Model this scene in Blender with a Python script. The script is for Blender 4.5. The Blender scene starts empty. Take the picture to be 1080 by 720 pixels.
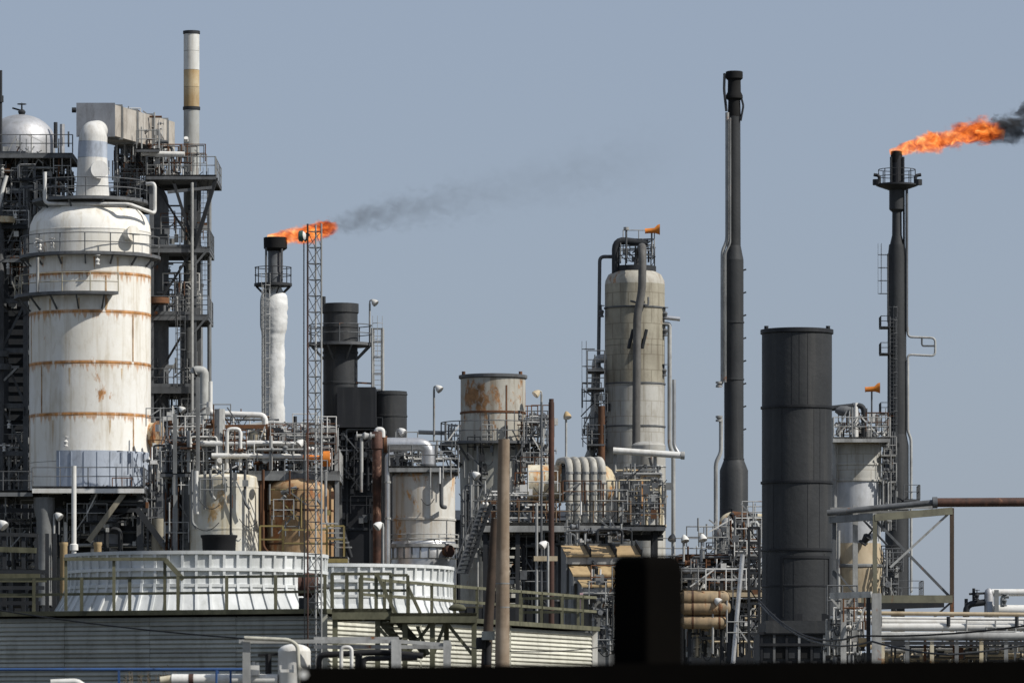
import bpy, math, random
from mathutils import Vector, Quaternion, noise as mnoise
R = math.radians
random.seed(7)
scn = bpy.context.scene
COL = scn.collection

# ---------------------------------------------------------------- camera, sky, sun, exposure
CAMZ = 1.7
cam = bpy.data.cameras.new('camera')
camo = bpy.data.objects.new('camera', cam); COL.objects.link(camo)
cam.sensor_width = 36.0; cam.lens = 200.0
cam.clip_start = 1.0; cam.clip_end = 12000.0
camo.location = (0, 0, CAMZ); camo.rotation_euler = (R(90), 0, 0)
cam.shift_y = 440.0 / 1080.0
cam.dof.use_dof = True; cam.dof.focus_distance = 285.0; cam.dof.aperture_fstop = 3.6
scn.camera = camo

SUN_AZ, SUN_EL = 66.0, 43.0            # azimuth to the right of the direction back to the camera
sdir = Vector((math.sin(R(SUN_AZ))*math.cos(R(SUN_EL)), -math.cos(R(SUN_AZ))*math.cos(R(SUN_EL)), math.sin(R(SUN_EL))))
world = bpy.data.worlds.new('World'); scn.world = world; world.use_nodes = True
wn = world.node_tree.nodes; wl = world.node_tree.links
sky = wn.new('ShaderNodeTexSky'); sky.sky_type = 'NISHITA'; sky.sun_disc = False
sky.sun_elevation = R(SUN_EL); sky.sun_rotation = R(180 - SUN_AZ)
sky.air_density = 1.0; sky.dust_density = 1.2; sky.ozone_density = 3.0; sky.altitude = 0
tint = wn.new('ShaderNodeMix'); tint.data_type = 'RGBA'; tint.blend_type = 'MIX'      # an even hazy veil over the whole sky
tint.inputs[0].default_value = 0.74; tint.inputs[7].default_value = (3.3, 3.82, 4.85, 1)
wl.new(sky.outputs[0], tint.inputs[6]); wl.new(tint.outputs[2], wn['Background'].inputs['Color'])
wn['Background'].inputs['Strength'].default_value = 0.1

sl = bpy.data.lights.new('sun', 'SUN'); sl.energy = 5.0; sl.angle = R(0.5); sl.color = (1.0, 0.965, 0.905)
so = bpy.data.objects.new('sun', sl); COL.objects.link(so)
so.rotation_mode = 'QUATERNION'; so.rotation_quaternion = (-sdir).to_track_quat('-Z', 'Y'); so.location = (60, -20, 80)
scn.view_settings.view_transform = 'Standard'; scn.view_settings.look = 'None'
scn.view_settings.exposure = 0.0; scn.view_settings.gamma = 1.0; scn.view_settings.use_curve_mapping = False
scn.cycles.volume_step_rate = 0.2; scn.cycles.volume_max_steps = 256
scn.cycles.max_bounces = 6; scn.cycles.volume_bounces = 0; scn.cycles.transparent_max_bounces = 16

# ---------------------------------------------------------------- materials
MATS = {}
def mat(name, base, base2=None, rust=0.0, rustcol=(0.17, 0.062, 0.02), streak=0.0, dirt=(0.05, 0.045, 0.04),
        scale=0.35, rough=0.6, metal=0.0, bump=0.15, seams=None, fine=0.3, lines=0.0, spec=0.25, grime=0.4, vary=0.16, rscale=0.9):
    if name in MATS: return MATS[name]
    m = bpy.data.materials.new(name); m.use_nodes = True
    n = m.node_tree.nodes; l = m.node_tree.links
    b = n['Principled BSDF']; b.inputs['Roughness'].default_value = rough; b.inputs['Metallic'].default_value = metal; b.inputs['Specular IOR Level'].default_value = spec
    geo = n.new('ShaderNodeNewGeometry'); P = geo.outputs['Position']
    def noise(sc, det=6, rgh=0.6, stretch=None, dist=0.0):
        t = n.new('ShaderNodeTexNoise'); t.inputs['Scale'].default_value = sc; t.inputs['Detail'].default_value = det
        t.inputs['Roughness'].default_value = rgh; t.inputs['Distortion'].default_value = dist
        if stretch:
            mp = n.new('ShaderNodeMapping'); mp.inputs['Scale'].default_value = stretch
            l.new(P, mp.inputs['Vector']); l.new(mp.outputs[0], t.inputs['Vector'])
        else: l.new(P, t.inputs['Vector'])
        return t.outputs['Fac']
    def ramp(src, a, c):
        r = n.new('ShaderNodeMapRange'); r.interpolation_type = 'SMOOTHSTEP'
        r.inputs['From Min'].default_value = a; r.inputs['From Max'].default_value = c
        l.new(src, r.inputs['Value']); return r.outputs[0]
    def math_(op, a, c):
        t = n.new('ShaderNodeMath'); t.operation = op
        for i, s in enumerate((a, c)):
            if isinstance(s, (int, float)): t.inputs[i].default_value = s
            else: l.new(s, t.inputs[i])
        return t.outputs[0]
    def mix(f, a, c):
        t = n.new('ShaderNodeMix'); t.data_type = 'RGBA'
        if isinstance(f, (int, float)): t.inputs[0].default_value = f
        else: l.new(f, t.inputs[0])
        for i, s in ((6, a), (7, c)):
            if isinstance(s, tuple): t.inputs[i].default_value = (*s, 1)
            else: l.new(s, t.inputs[i])
        return t.outputs[2]
    base2 = base2 or tuple(c*0.72 for c in base)
    col = mix(ramp(noise(scale, 7), 0.35, 0.68), base, base2)
    if fine: col = mix(math_('MULTIPLY', ramp(noise(5.0, 4), 0.4, 0.7), fine), col, base2)
    if grime:
        gm = math_('MULTIPLY', ramp(noise(1.7, 8, 0.68, (1.3, 1.3, 0.5), 0.5), 0.46, 0.72), grime)
        col = mix(gm, col, tuple(c*0.42 for c in dirt) if max(base) < 0.2 else dirt)
    if streak:
        s = ramp(noise(1.5, 5, 0.6, (1.6, 1.6, 0.09)), 0.48, 0.75)
        s = math_('MULTIPLY', s, streak); col = mix(s, col, dirt)
    if lines:      # seams between cladding sheets
        w = n.new('ShaderNodeTexBrick'); w.inputs['Scale'].default_value = 1.0
        mp = n.new('ShaderNodeMapping'); mp.inputs['Rotation'].default_value = (R(90), 0, 0); l.new(P, mp.inputs['Vector'])
        l.new(mp.outputs[0], w.inputs['Vector']); w.inputs['Mortar Size'].default_value = 0.03
        w.inputs['Brick Width'].default_value = 0.9; w.inputs['Row Height'].default_value = 0.9
        col = mix(math_('MULTIPLY', w.outputs['Fac'], lines), col, dirt)
    rc = mix(ramp(noise(2.2, 4), 0.35, 0.65), rustcol, tuple(min(1, c*1.9) for c in rustcol))
    if rust:
        lo = 0.72 - 0.34*rust
        f = ramp(noise(rscale, 9, 0.72, (1, 1, 0.5), 0.3), lo, lo + 0.075)
        col = mix(f, col, rc)
    if seams:
        acc = None
        sx = n.new('ShaderNodeSeparateXYZ'); l.new(P, sx.inputs[0])
        wob = noise(1.3, 6, 0.7, (2.2, 2.2, 0.25))
        for z in seams:
            dz = math_('SUBTRACT', sx.outputs[2], z)
            up = ramp(dz, 0.17, 0.03); dn = ramp(math_('ADD', dz, math_('MULTIPLY', math_('SUBTRACT', wob, 0.42), 3.2)), -0.05, 0.25)
            f = math_('MULTIPLY', up, dn); f = math_('MULTIPLY', f, ramp(dz, -1.3, -0.05))
            core = ramp(math_('ABSOLUTE', dz, 0), 0.16, 0.05)
            f = math_('MAXIMUM', math_('MULTIPLY', f, 0.75), math_('MULTIPLY', core, ramp(wob, 0.28, 0.5)))
            acc = f if acc is None else math_('MAXIMUM', acc, f)
        col = mix(acc, col, rc)
    oi = n.new('ShaderNodeObjectInfo'); vr = n.new('ShaderNodeMapRange'); l.new(oi.outputs['Random'], vr.inputs[0])
    vr.inputs['To Min'].default_value = 1.0 - vary; vr.inputs['To Max'].default_value = 1.0
    hs = n.new('ShaderNodeHueSaturation'); l.new(vr.outputs[0], hs.inputs['Value']); l.new(col, hs.inputs['Color']); col = hs.outputs[0]
    l.new(col, b.inputs['Base Color'])
    rr = n.new('ShaderNodeMapRange'); l.new(noise(1.1, 4), rr.inputs[0])
    rr.inputs['To Min'].default_value = max(0.05, rough - 0.12); rr.inputs['To Max'].default_value = min(1, rough + 0.15)
    l.new(rr.outputs[0], b.inputs['Roughness'])
    if bump:
        bp = n.new('ShaderNodeBump'); bp.inputs['Strength'].default_value = bump; bp.inputs['Distance'].default_value = 0.05
        l.new(noise(4.0, 5), bp.inputs['Height']); l.new(bp.outputs[0], b.inputs['Normal'])
    MATS[name] = m; return m

def z_at(y, Y): return CAMZ + (800 - y)*Y/6000.0
WHITE   = mat('white_paint', (0.74, 0.73, 0.70), (0.62, 0.61, 0.57), streak=0.35, dirt=(0.33, 0.28, 0.21))
BRIGHT  = mat('fan_stack_white', (0.70, 0.71, 0.70), (0.58, 0.60, 0.60), streak=0.45, dirt=(0.36, 0.37, 0.33), rough=0.75, grime=0.45, vary=0.26, scale=0.7)
VESSEL  = mat('vessel_cream_paint', (0.84, 0.825, 0.775), (0.76, 0.725, 0.64), rscale=0.5, rust=0.36, rustcol=(0.30, 0.145, 0.05), streak=0.5, dirt=(0.42, 0.33, 0.2), scale=0.25, grime=0.3,
              seams=[z_at(y, 340) for y in (293, 333, 386, 440)], rough=0.55)
SILVER  = mat('aluminium_jacket', (0.5, 0.5, 0.51), (0.33, 0.34, 0.35), streak=0.4, rough=0.6, metal=0.6, dirt=(0.25, 0.23, 0.2))
SILVERB = mat('bright_jacket', (0.72, 0.72, 0.72), (0.5, 0.5, 0.5), streak=0.3, rough=0.36, metal=0.75, dirt=(0.3, 0.27, 0.22))
JACKETB = mat('blue_grey_cladding', (0.42, 0.46, 0.52), (0.35, 0.39, 0.45), streak=0.3, rough=0.6)
GREYP   = mat('grey_paint', (0.27, 0.275, 0.27), (0.17, 0.175, 0.175), rust=0.28, streak=0.5)
STEEL   = mat('steelwork_grey', (0.145, 0.15, 0.155), (0.085, 0.09, 0.095), rust=0.22, streak=0.4, fine=0.5)
DSTEEL  = mat('steelwork_dark', (0.034, 0.037, 0.041), (0.02, 0.022, 0.025), rust=0.15, streak=0.3)
LSTEEL  = mat('galvanised_steel', (0.44, 0.44, 0.42), (0.28, 0.28, 0.27), rust=0.3, streak=0.5, fine=0.5)
BLACK   = mat('black_heat_paint', (0.02, 0.021, 0.024), (0.014, 0.015, 0.017), grime=0.2, streak=0.4, dirt=(0.055, 0.055, 0.055), rough=0.55, bump=0.05)
CHAR    = mat('charcoal_paint', (0.042, 0.044, 0.046), (0.028, 0.03, 0.032), streak=0.55, dirt=(0.072, 0.07, 0.066), rough=0.6, grime=0.25, bump=0.3)
SOOT    = mat('soot', (0.012, 0.012, 0.012), rough=0.9)
TANBR   = mat('column_tan_cladding', (0.40, 0.37, 0.29), (0.27, 0.245, 0.19), rust=0.25, streak=0.85, dirt=(0.13, 0.105, 0.07), lines=0.45)
GREYCL  = mat('column_grey_cladding', (0.46, 0.45, 0.41), (0.37, 0.36, 0.33), streak=0.55, dirt=(0.2, 0.17, 0.12), lines=0.4)
CONE    = mat('cone_tan_paint', (0.55, 0.47, 0.33), (0.45, 0.36, 0.24), rust=0.2, streak=0.5, dirt=(0.25, 0.18, 0.1))
RUSTD   = mat('rusted_drum_paint', (0.47, 0.455, 0.40), (0.36, 0.34, 0.29), rust=0.57, rustcol=(0.2, 0.105, 0.045), streak=0.6, dirt=(0.16, 0.11, 0.06))
RUST    = mat('rust', (0.17, 0.078, 0.036), (0.07, 0.036, 0.022), streak=0.4, rough=0.85)
RUSTRED = mat('red_brown_pipe', (0.105, 0.05, 0.036), (0.05, 0.03, 0.024), streak=0.4, rough=0.8)
RUSTTK  = mat('ochre_tank', (0.47, 0.34, 0.20), (0.36, 0.22, 0.105), rust=0.5, rustcol=(0.2, 0.08, 0.03), streak=0.8, dirt=(0.2, 0.09, 0.04), scale=0.8, rscale=0.7)
CREAM   = mat('cream_tank', (0.70, 0.69, 0.64), (0.62, 0.57, 0.44), rust=0.42, rustcol=(0.4, 0.26, 0.12), streak=0.8, dirt=(0.4, 0.31, 0.16), rscale=0.6)
DRUMW   = mat('reactor_grey_paint', (0.60, 0.59, 0.55), (0.50, 0.48, 0.43), rust=0.48, rustcol=(0.32, 0.18, 0.075), streak=0.65, dirt=(0.33, 0.22, 0.1))
EXCH    = mat('exchanger_paint', (0.66, 0.61, 0.47), (0.52, 0.43, 0.27), rust=0.55, rustcol=(0.3, 0.15, 0.055), streak=0.5, dirt=(0.3, 0.2, 0.1))
ORANGE  = mat('orange_fabric', (0.72, 0.24, 0.03), (0.6, 0.18, 0.03), rough=0.8)
OLIVE   = mat('mossy_timber', (0.165, 0.16, 0.105), (0.085, 0.085, 0.055), streak=0.5, dirt=(0.04, 0.04, 0.025), rough=0.85, fine=0.5)
YELLOW  = mat('yellow_handrail', (0.34, 0.27, 0.10), (0.22, 0.17, 0.07), rough=0.7, rust=0.35)
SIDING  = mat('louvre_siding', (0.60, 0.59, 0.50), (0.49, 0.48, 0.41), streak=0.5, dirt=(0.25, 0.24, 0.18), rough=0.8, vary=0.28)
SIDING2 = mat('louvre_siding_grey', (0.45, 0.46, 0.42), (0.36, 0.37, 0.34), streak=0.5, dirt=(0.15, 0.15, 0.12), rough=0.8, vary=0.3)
POLE    = mat('weathered_pole', (0.30, 0.24, 0.18), (0.2, 0.15, 0.105), streak=0.8, dirt=(0.1, 0.065, 0.04), rough=0.9, scale=1.5)
POLED   = mat('creosoted_pole', (0.075, 0.052, 0.038), (0.045, 0.034, 0.026), streak=0.6, dirt=(0.02, 0.016, 0.012), rough=0.9, scale=1.5)
TANPAN  = mat('tan_panel', (0.50, 0.37, 0.20), (0.40, 0.28, 0.15), streak=0.4, dirt=(0.2, 0.13, 0.07))
BLUEP   = mat('blue_pipe_paint', (0.035, 0.09, 0.24), (0.03, 0.07, 0.18), rough=0.5)
WALLBLK = mat('dark_foreground_concrete', (0.0052, 0.0047, 0.004), (0.0035, 0.0032, 0.003), rough=0.95, bump=0.1, spec=0.0, grime=0)
BLKRUB  = mat('black_rubber', (0.018, 0.018, 0.02), rough=0.7)
GRAVEL  = mat('gravel_ground', (0.12, 0.11, 0.09), (0.07, 0.07, 0.05), scale=0.08, rough=0.95, fine=0.6)
PINK    = mat('pink_sign', (0.6, 0.4, 0.42), rough=0.7)
GREEN   = mat('green_lamp_housing', (0.07, 0.17, 0.14), rough=0.5)
BRICKB  = mat('dark_cladding', (0.025, 0.028, 0.033), (0.017, 0.02, 0.024), streak=0.4, rough=0.8)  # on the backdrop sheds its dark tone stands for shade between units
STACKW  = mat('stack_white', (0.70, 0.70, 0.67), (0.58, 0.58, 0.55), rust=0.12, streak=0.4, dirt=(0.35, 0.28, 0.18))
STACKR  = mat('stack_scorched', (0.52, 0.43, 0.28), (0.38, 0.25, 0.11), rust=0.25, streak=0.5, dirt=(0.25, 0.14, 0.05))
STACKG  = mat('stack_grey', (0.42, 0.43, 0.41), (0.34, 0.34, 0.32), streak=0.4, dirt=(0.25, 0.21, 0.14))

# ---------------------------------------------------------------- builders
ROOT = {}
def _link(o, parent):
    COL.objects.link(o)
    if parent is not None:
        o.parent = parent; ROOT[o.name] = ROOT[parent.name]
def thing(name, label, cat, loc, group=None):
    o = bpy.data.objects.new(name, None); o.empty_display_size = 0.5; COL.objects.link(o)
    o.location = loc; o['label'] = label; o['category'] = cat
    if group: o['group'] = group
    ROOT[o.name] = Vector(loc); return o
class MB:
    def __init__(s): s.v = []; s.f = []; s.sm = []
    def add(s, vs, fs, smooth=False):
        b = len(s.v); s.v += [tuple(v) for v in vs]; s.f += [tuple(i + b for i in f) for f in fs]; s.sm += [smooth]*len(fs)
    def box(s, lo, hi):
        (a, b, c), (d, e, f) = lo, hi
        s.add([(a,b,c),(d,b,c),(d,e,c),(a,e,c),(a,b,f),(d,b,f),(d,e,f),(a,e,f)],
              [(0,3,2,1),(4,5,6,7),(0,1,5,4),(1,2,6,5),(2,3,7,6),(3,0,4,7)])
    def beam(s, p, q, w, h):
        p, q = Vector(p), Vector(q); d = q - p
        if d.length < 1e-6: return
        r = d.to_track_quat('Z', 'Y'); x = r @ Vector((w/2,0,0)); y = r @ Vector((0,h/2,0))
        s.add([p-x-y, p+x-y, p+x+y, p-x+y, q-x-y, q+x-y, q+x+y, q-x+y],
              [(0,3,2,1),(4,5,6,7),(0,1,5,4),(1,2,6,5),(2,3,7,6),(3,0,4,7)])
    def tube(s, pts, r, n=10, cap=True):
        pts = [Vector(p) for p in pts]; rs = r if isinstance(r, (list, tuple)) else [r]*len(pts)
        vs = []; prev = None
        for i, p in enumerate(pts):
            t = (pts[min(i+1, len(pts)-1)] - pts[max(i-1, 0)]).normalized()
            if prev is None:
                a = Vector((0,0,1)) if abs(t.z) < 0.9 else Vector((0,-1,0)); u = t.cross(a).normalized()
            else:
                u = (prev - t*prev.dot(t)).normalized()
            prev = u; w = t.cross(u)
            for k in range(n):
                an = 2*math.pi*k/n; vs.append(p + (u*math.cos(an) + w*math.sin(an))*rs[i])
        fs = []
        for i in range(len(pts)-1):
            for k in range(n):
                a, b = i*n+k, i*n+(k+1) % n; fs.append((a, b, b+n, a+n))
        s.add(vs, fs, True)
        if cap:
            s.add(vs[:n], [tuple(range(n))[::-1]]); s.add(vs[-n:], [tuple(range(n))])
    def lathe(s, cx, cy, prof, n=32, cap0=True, cap1=True, a0=0.0, a1=360.0):
        full = abs(a1 - a0) >= 359.9; m = n if full else n + 1
        vs = []
        for (r, z) in prof:
            for k in range(m):
                a = R(a0 + (a1-a0)*k/n); vs.append((cx + r*math.sin(a), cy - r*math.cos(a), z))
        for i in range(len(prof)-1):
            fs = []
            for k in range(n):
                a = i*m + k; b = i*m + (k+1) % m; fs.append((a, b, b+m, a+m))
            (ra, za), (rb, zb) = prof[i], prof[i+1]
            s.add([], [], True)
            base = len(s.v) if i == 0 else base
            if i == 0: s.v += vs
            s.f += [tuple(q + base for q in f) for f in fs]; s.sm += [True]*len(fs)
        if full and cap0 and prof[0][0] > 1e-4: s.add(vs[:m], [tuple(range(m))[::-1]])
        if full and cap1 and prof[-1][0] > 1e-4: s.add(vs[-m:], [tuple(range(m))])
    def build(s, name, m, parent, kind=None):
        off = ROOT[parent.name] if parent is not None else Vector((0,0,0))
        me = bpy.data.meshes.new(name); me.from_pydata([Vector(v) - off for v in s.v], [], s.f)
        me.polygons.foreach_set('use_smooth', s.sm); me.materials.append(m)
        me.validate()
        try: me.set_sharp_from_angle(angle=R(40))
        except Exception: pass
        o = bpy.data.objects.new(name, me); _link(o, parent)
        if parent is None: ROOT[o.name] = Vector((0,0,0))
        if kind: o['kind'] = kind
        return o
UNIT = {}
def unit(kind, m):
    k = (kind, m.name)
    if k in UNIT: return UNIT[k]
    b = MB()
    if kind == 'cyl': b.tube([(0,0,0),(0,0,1)], 1.0, 8)
    elif kind == 'cyl16': b.tube([(0,0,0),(0,0,1)], 1.0, 16)
    elif kind == 'box': b.box((-.5,-.5,0), (.5,.5,1))
    elif kind == 'valve':
        b.lathe(0, 0, [(0.05,-1),(0.55,-0.95),(0.55,-0.75),(0.35,-0.6),(0.5,-0.1),(0.6,0.1),(0.4,0.4),(0.14,0.5),(0.1,1.2),(0.7,1.22),(0.7,1.32),(0.1,1.34),(0.02,1.5)], 10)
    me = bpy.data.meshes.new(kind); me.from_pydata(b.v, [], b.f); me.polygons.foreach_set('use_smooth', b.sm)
    me.materials.append(m)
    try: me.set_sharp_from_angle(angle=R(40))
    except Exception: pass
    UNIT[k] = me; return me
def place(name, me, p, quat, scale, parent):
    o = bpy.data.objects.new(name, me); _link(o, parent)
    o.location = Vector(p) - (ROOT[parent.name] if parent is not None else Vector((0,0,0)))
    o.rotation_mode = 'QUATERNION'; o.rotation_quaternion = quat; o.scale = scale
    return o
def rod(name, p, q, r, m, parent, big=False):
    p, q = Vector(p), Vector(q); d = q - p
    return place(name, unit('cyl16' if big else 'cyl', m), p, d.to_track_quat('Z', 'Y'), (r, r, d.length), parent)
def bar(name, p, q, w, h, m, parent):
    p, q = Vector(p), Vector(q); d = q - p
    quat = Quaternion() if (abs(d.x) < 1e-6 and abs(d.y) < 1e-6 and d.z > 0) else d.to_track_quat('Z', 'Y')
    return place(name, unit('box', m), p, quat, (w, h, d.length), parent)
def box(name, lo, hi, m, parent):
    c = Vector(((lo[0]+hi[0])/2, (lo[1]+hi[1])/2, min(lo[2], hi[2])))
    return place(name, unit('box', m), c, Quaternion(), (abs(hi[0]-lo[0]), abs(hi[1]-lo[1]), abs(hi[2]-lo[2])), parent)
def lathe(name, cx, cy, prof, m, parent, n=32, **k):
    b = MB(); b.lathe(cx, cy, prof, n, **k); return b.build(name, m, parent)
def bendpts(pts, rad, seg=5):
    pts = [Vector(p) for p in pts]; out = [pts[0]]
    for i in range(1, len(pts)-1):
        a, b, c = pts[i-1], pts[i], pts[i+1]
        d0 = (a-b); d1 = (c-b); r = min(rad, d0.length*0.45, d1.length*0.45)
        s, e = b + d0.normalized()*r, b + d1.normalized()*r
        for k in range(seg+1):
            t = k/seg; out.append(s*(1-t)**2 + b*2*t*(1-t) + e*t*t)
    out.append(pts[-1]); return out
def pipe(name, pts, r, m, parent, rad=None, n=10):
    b = MB(); b.tube(bendpts(pts, rad if rad is not None else r*2.6) if len(pts) > 2 else pts, r, n); return b.build(name, m, parent)
def railing(parent, pts, m, h=1.1, spacing=1.5, pr=0.035, rr=0.03, closed=False, timber=False, toe=False):
    pts = [Vector(p) for p in pts]
    if closed: pts = pts + [pts[0]]
    for lv, nm in ((1.0, 'top_rail'), (0.52, 'mid_rail')):
        b = MB()
        for i in range(len(pts)-1):
            p, q = pts[i] + Vector((0,0,h*lv)), pts[i+1] + Vector((0,0,h*lv))
            if timber: b.beam(p, q, 0.06, rr*2)
            else: b.tube([p, q], rr, 6)
        b.build(nm, m, parent)
    L = [0.0]
    for i in range(len(pts)-1): L.append(L[-1] + (pts[i+1]-pts[i]).length)
    n = max(1, round(L[-1]/spacing)); 
    for k in range(n + (0 if closed else 1)):
        d = L[-1]*k/n; i = 0
        while i < len(pts)-2 and d > L[i+1] + 1e-6: i += 1
        t = (d - L[i])/max(1e-6, L[i+1]-L[i]); p = pts[i].lerp(pts[i+1], t)
        if timber: bar('post', p, p + Vector((0,0,h+0.03)), pr*2, pr*2, m, parent)
        else: rod('post', p, p + Vector((0,0,h)), pr, m, parent)
def arc(cx, cy, r, a0, a1, z, n=16):
    return [Vector((cx + r*math.sin(R(a0+(a1-a0)*k/n)), cy - r*math.cos(R(a0+(a1-a0)*k/n)), z)) for k in range(n+1)]
def ring_platform(parent, cx, cy, z, ri, ro, a0=0, a1=360, m=None, rm=None, brackets=8, h=1.1, inner=False, spacing=1.6, th=0.18):
    m = m or STEEL; rm = rm or m; n = 28
    b = MB(); b.lathe(cx, cy, [(ri, z), (ro, z), (ro, z-th), (ri, z-th), (ri, z)], n, False, False, a0, a1)
    if a1 - a0 < 359:
        for a in (a0, a1):
            sa, ca = math.sin(R(a)), -math.cos(R(a))
            b.add([(cx+ri*sa, cy+ri*ca, z), (cx+ro*sa, cy+ro*ca, z), (cx+ro*sa, cy+ro*ca, z-th), (cx+ri*sa, cy+ri*ca, z-th)], [(0,1,2,3)])
    pl = b.build('platform', m, parent)
    full = a1 - a0 > 359
    pts = arc(cx, cy, ro-0.05, a0, a1, z, 24)
    railing(pl, pts[:-1] if full else pts, rm, h, spacing, closed=full)
    for k in range(brackets):
        a = a0 + (a1-a0)*(k+0.5)/brackets; sa, ca = math.sin(R(a)), -math.cos(R(a))
        bar('bracket', (cx+ro*0.97*sa, cy+ro*0.97*ca, z-th), (cx+ri*sa, cy+ri*ca, z-th-(ro-ri)*0.9), 0.08, 0.1, m, pl)
    return pl
def flat_platform(parent, x0, x1, y0, y1, z, m, rm=None, th=0.2, h=1.1, sides='fblr', spacing=1.6, fascia=None, joists=True):
    b = MB(); b.box((x0, y0, z-th*0.35), (x1, y1, z)); pl = b.build('platform', m, parent)
    fm = fascia or m
    bar('edge_beam', (x0, y0+0.05, z-th*0.5-0.003), (x1, y0+0.05, z-th*0.5-0.003), 0.1, th, fm, pl)
    bar('edge_beam', (x0, y1-0.05, z-th*0.5-0.003), (x1, y1-0.05, z-th*0.5-0.003), 0.1, th, fm, pl)
    if joists:
        n = max(2, int((x1-x0)/1.4))
        for k in range(n+1):
            x = x0+0.06 + (x1-x0-0.12)*k/n
            bar('joist', (x, y0+0.1, z-th*0.5-0.006), (x, y1-0.1, z-th*0.5-0.006), 0.08, th*0.8, m, pl)
    c = {'f': ((x0,y0+.04),(x1,y0+.04)), 'b': ((x0,y1-.04),(x1,y1-.04)), 'l': ((x0+.04,y0),(x0+.04,y1)), 'r': ((x1-.04,y0),(x1-.04,y1))}
    for s in sides:
        (a, b_), (c_, d) = c[s]; railing(pl, [(a,b_,z),(c_,d,z)], rm or m, h, spacing)
    return pl
def ladder(parent, p, h, m, w=0.45, cage=True, face=(0,-1)):
    b = MB(); p = Vector(p); f = Vector((face[0], face[1], 0)).normalized(); s = Vector((f.y, -f.x, 0))
    for e in (-1, 1): b.tube([p + s*w/2*e, p + s*w/2*e + Vector((0,0,h))], 0.035, 6)
    for k in range(int(h/0.3)): b.tube([p - s*w/2 + Vector((0,0,.15+.3*k)), p + s*w/2 + Vector((0,0,.15+.3*k))], 0.018, 5)
    if cage:
        z = 2.2
        while z < h + 0.9:
            c = p + Vector((0,0,z)); pr = [c + s*w/2*1.3, c + s*w*0.65 + f*0.5, c + f*0.75, c - s*w*0.65 + f*0.5, c - s*w/2*1.3]
            b.tube(pr, 0.02, 5); z += 1.0
        for q in (s*w*0.65 + f*0.5, f*0.75, -s*w*0.65 + f*0.5): b.tube([p + q + Vector((0,0,2.2)), p + q + Vector((0,0,h+.8))], 0.015, 5)
    return b.build('ladder', m, parent)
class Fr:
    """a vertical frame at depth Y: pixel coordinates of the survey drawing to metres"""
    def __init__(s, Y): s.Y = Y; s.k = Y/6000.0
    def X(s, x): return (x-540)*s.k
    def Z(s, y): return CAMZ + (800-y)*s.k
    def v(s, x, y, d=0.0): return Vector(((x-540)*s.k, s.Y + d, CAMZ + (800-y)*s.k))
    def g(s, x, d=0.0): return Vector(((x-540)*s.k, s.Y + d, 0.0))
    def prof(s, pr): return [(r*s.k, s.Z(y)) for (r, y) in pr]
def dome(r, y0, hgt, n=6):
    return [(r*math.cos(math.pi/2*i/n), y0 - hgt*math.sin(math.pi/2*i/n)) for i in range(n+1)]
def floodlight(F, x, ytop, ybase, label, d=0.0, lean=1, glow=False, cat='floodlight', lm=None):
    t = thing('floodlight', label, cat, F.v(x, ybase, d), 'floodlights on the plant')
    rod('pole', F.v(x, ybase, d), F.v(x, ytop+2, d), 0.06, LSTEEL, t)
    pipe('arm', [F.v(x, ytop+2, d), F.v(x, ytop-1, d), F.v(x+3.5*lean, ytop-2, d-0.1)], 0.045, LSTEEL, t, n=6)
    b = MB(); c = F.v(x+5*lean, ytop+1, d-0.15)
    ax = Vector((0.75*lean, -0.35, -0.75)).normalized()
    b.tube([c - ax*0.22, c - ax*0.13, c, c + ax*0.15], [0.06, 0.13, 0.2, 0.22], 12)
    b.build('lamp_shade', lm or WHITE, t)
    b = MB(); b.tube([c + ax*0.152, c + ax*0.18], [0.2, 0.15], 12); b.build('lens', SILVERB, t)
    return t
def windsock(F, x, y, ybase, label, d=0.0):
    t = thing('windsock', label, 'windsock', F.v(x, ybase, d), None)
    rod('pole', F.v(x, ybase, d), F.v(x, y-2, d), 0.05, STEEL, t)
    b = MB(); b.tube([F.v(x-7, y, d), F.v(x-6, y, d), F.v(x+3, y-.5, d), F.v(x+7, y-1.5, d), F.v(x+8.5, y-1.5, d)], [3*F.k, 2.6*F.k, 2.8*F.k, 5.2*F.k, 5.8*F.k], 14, False)
    b.build('sock', ORANGE, t)
    b = MB(); b.tube(arc(0, 0, 1, 0, 360, 0, 16), 0.03, 5)
    b.v = [(F.X(x+8.5), F.Y + d + v[1]*5.8*F.k, F.Z(y-1.5) + v[0]*5.8*F.k) for v in b.v]; b.build('hoop', STEEL, t)
    return t
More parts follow.
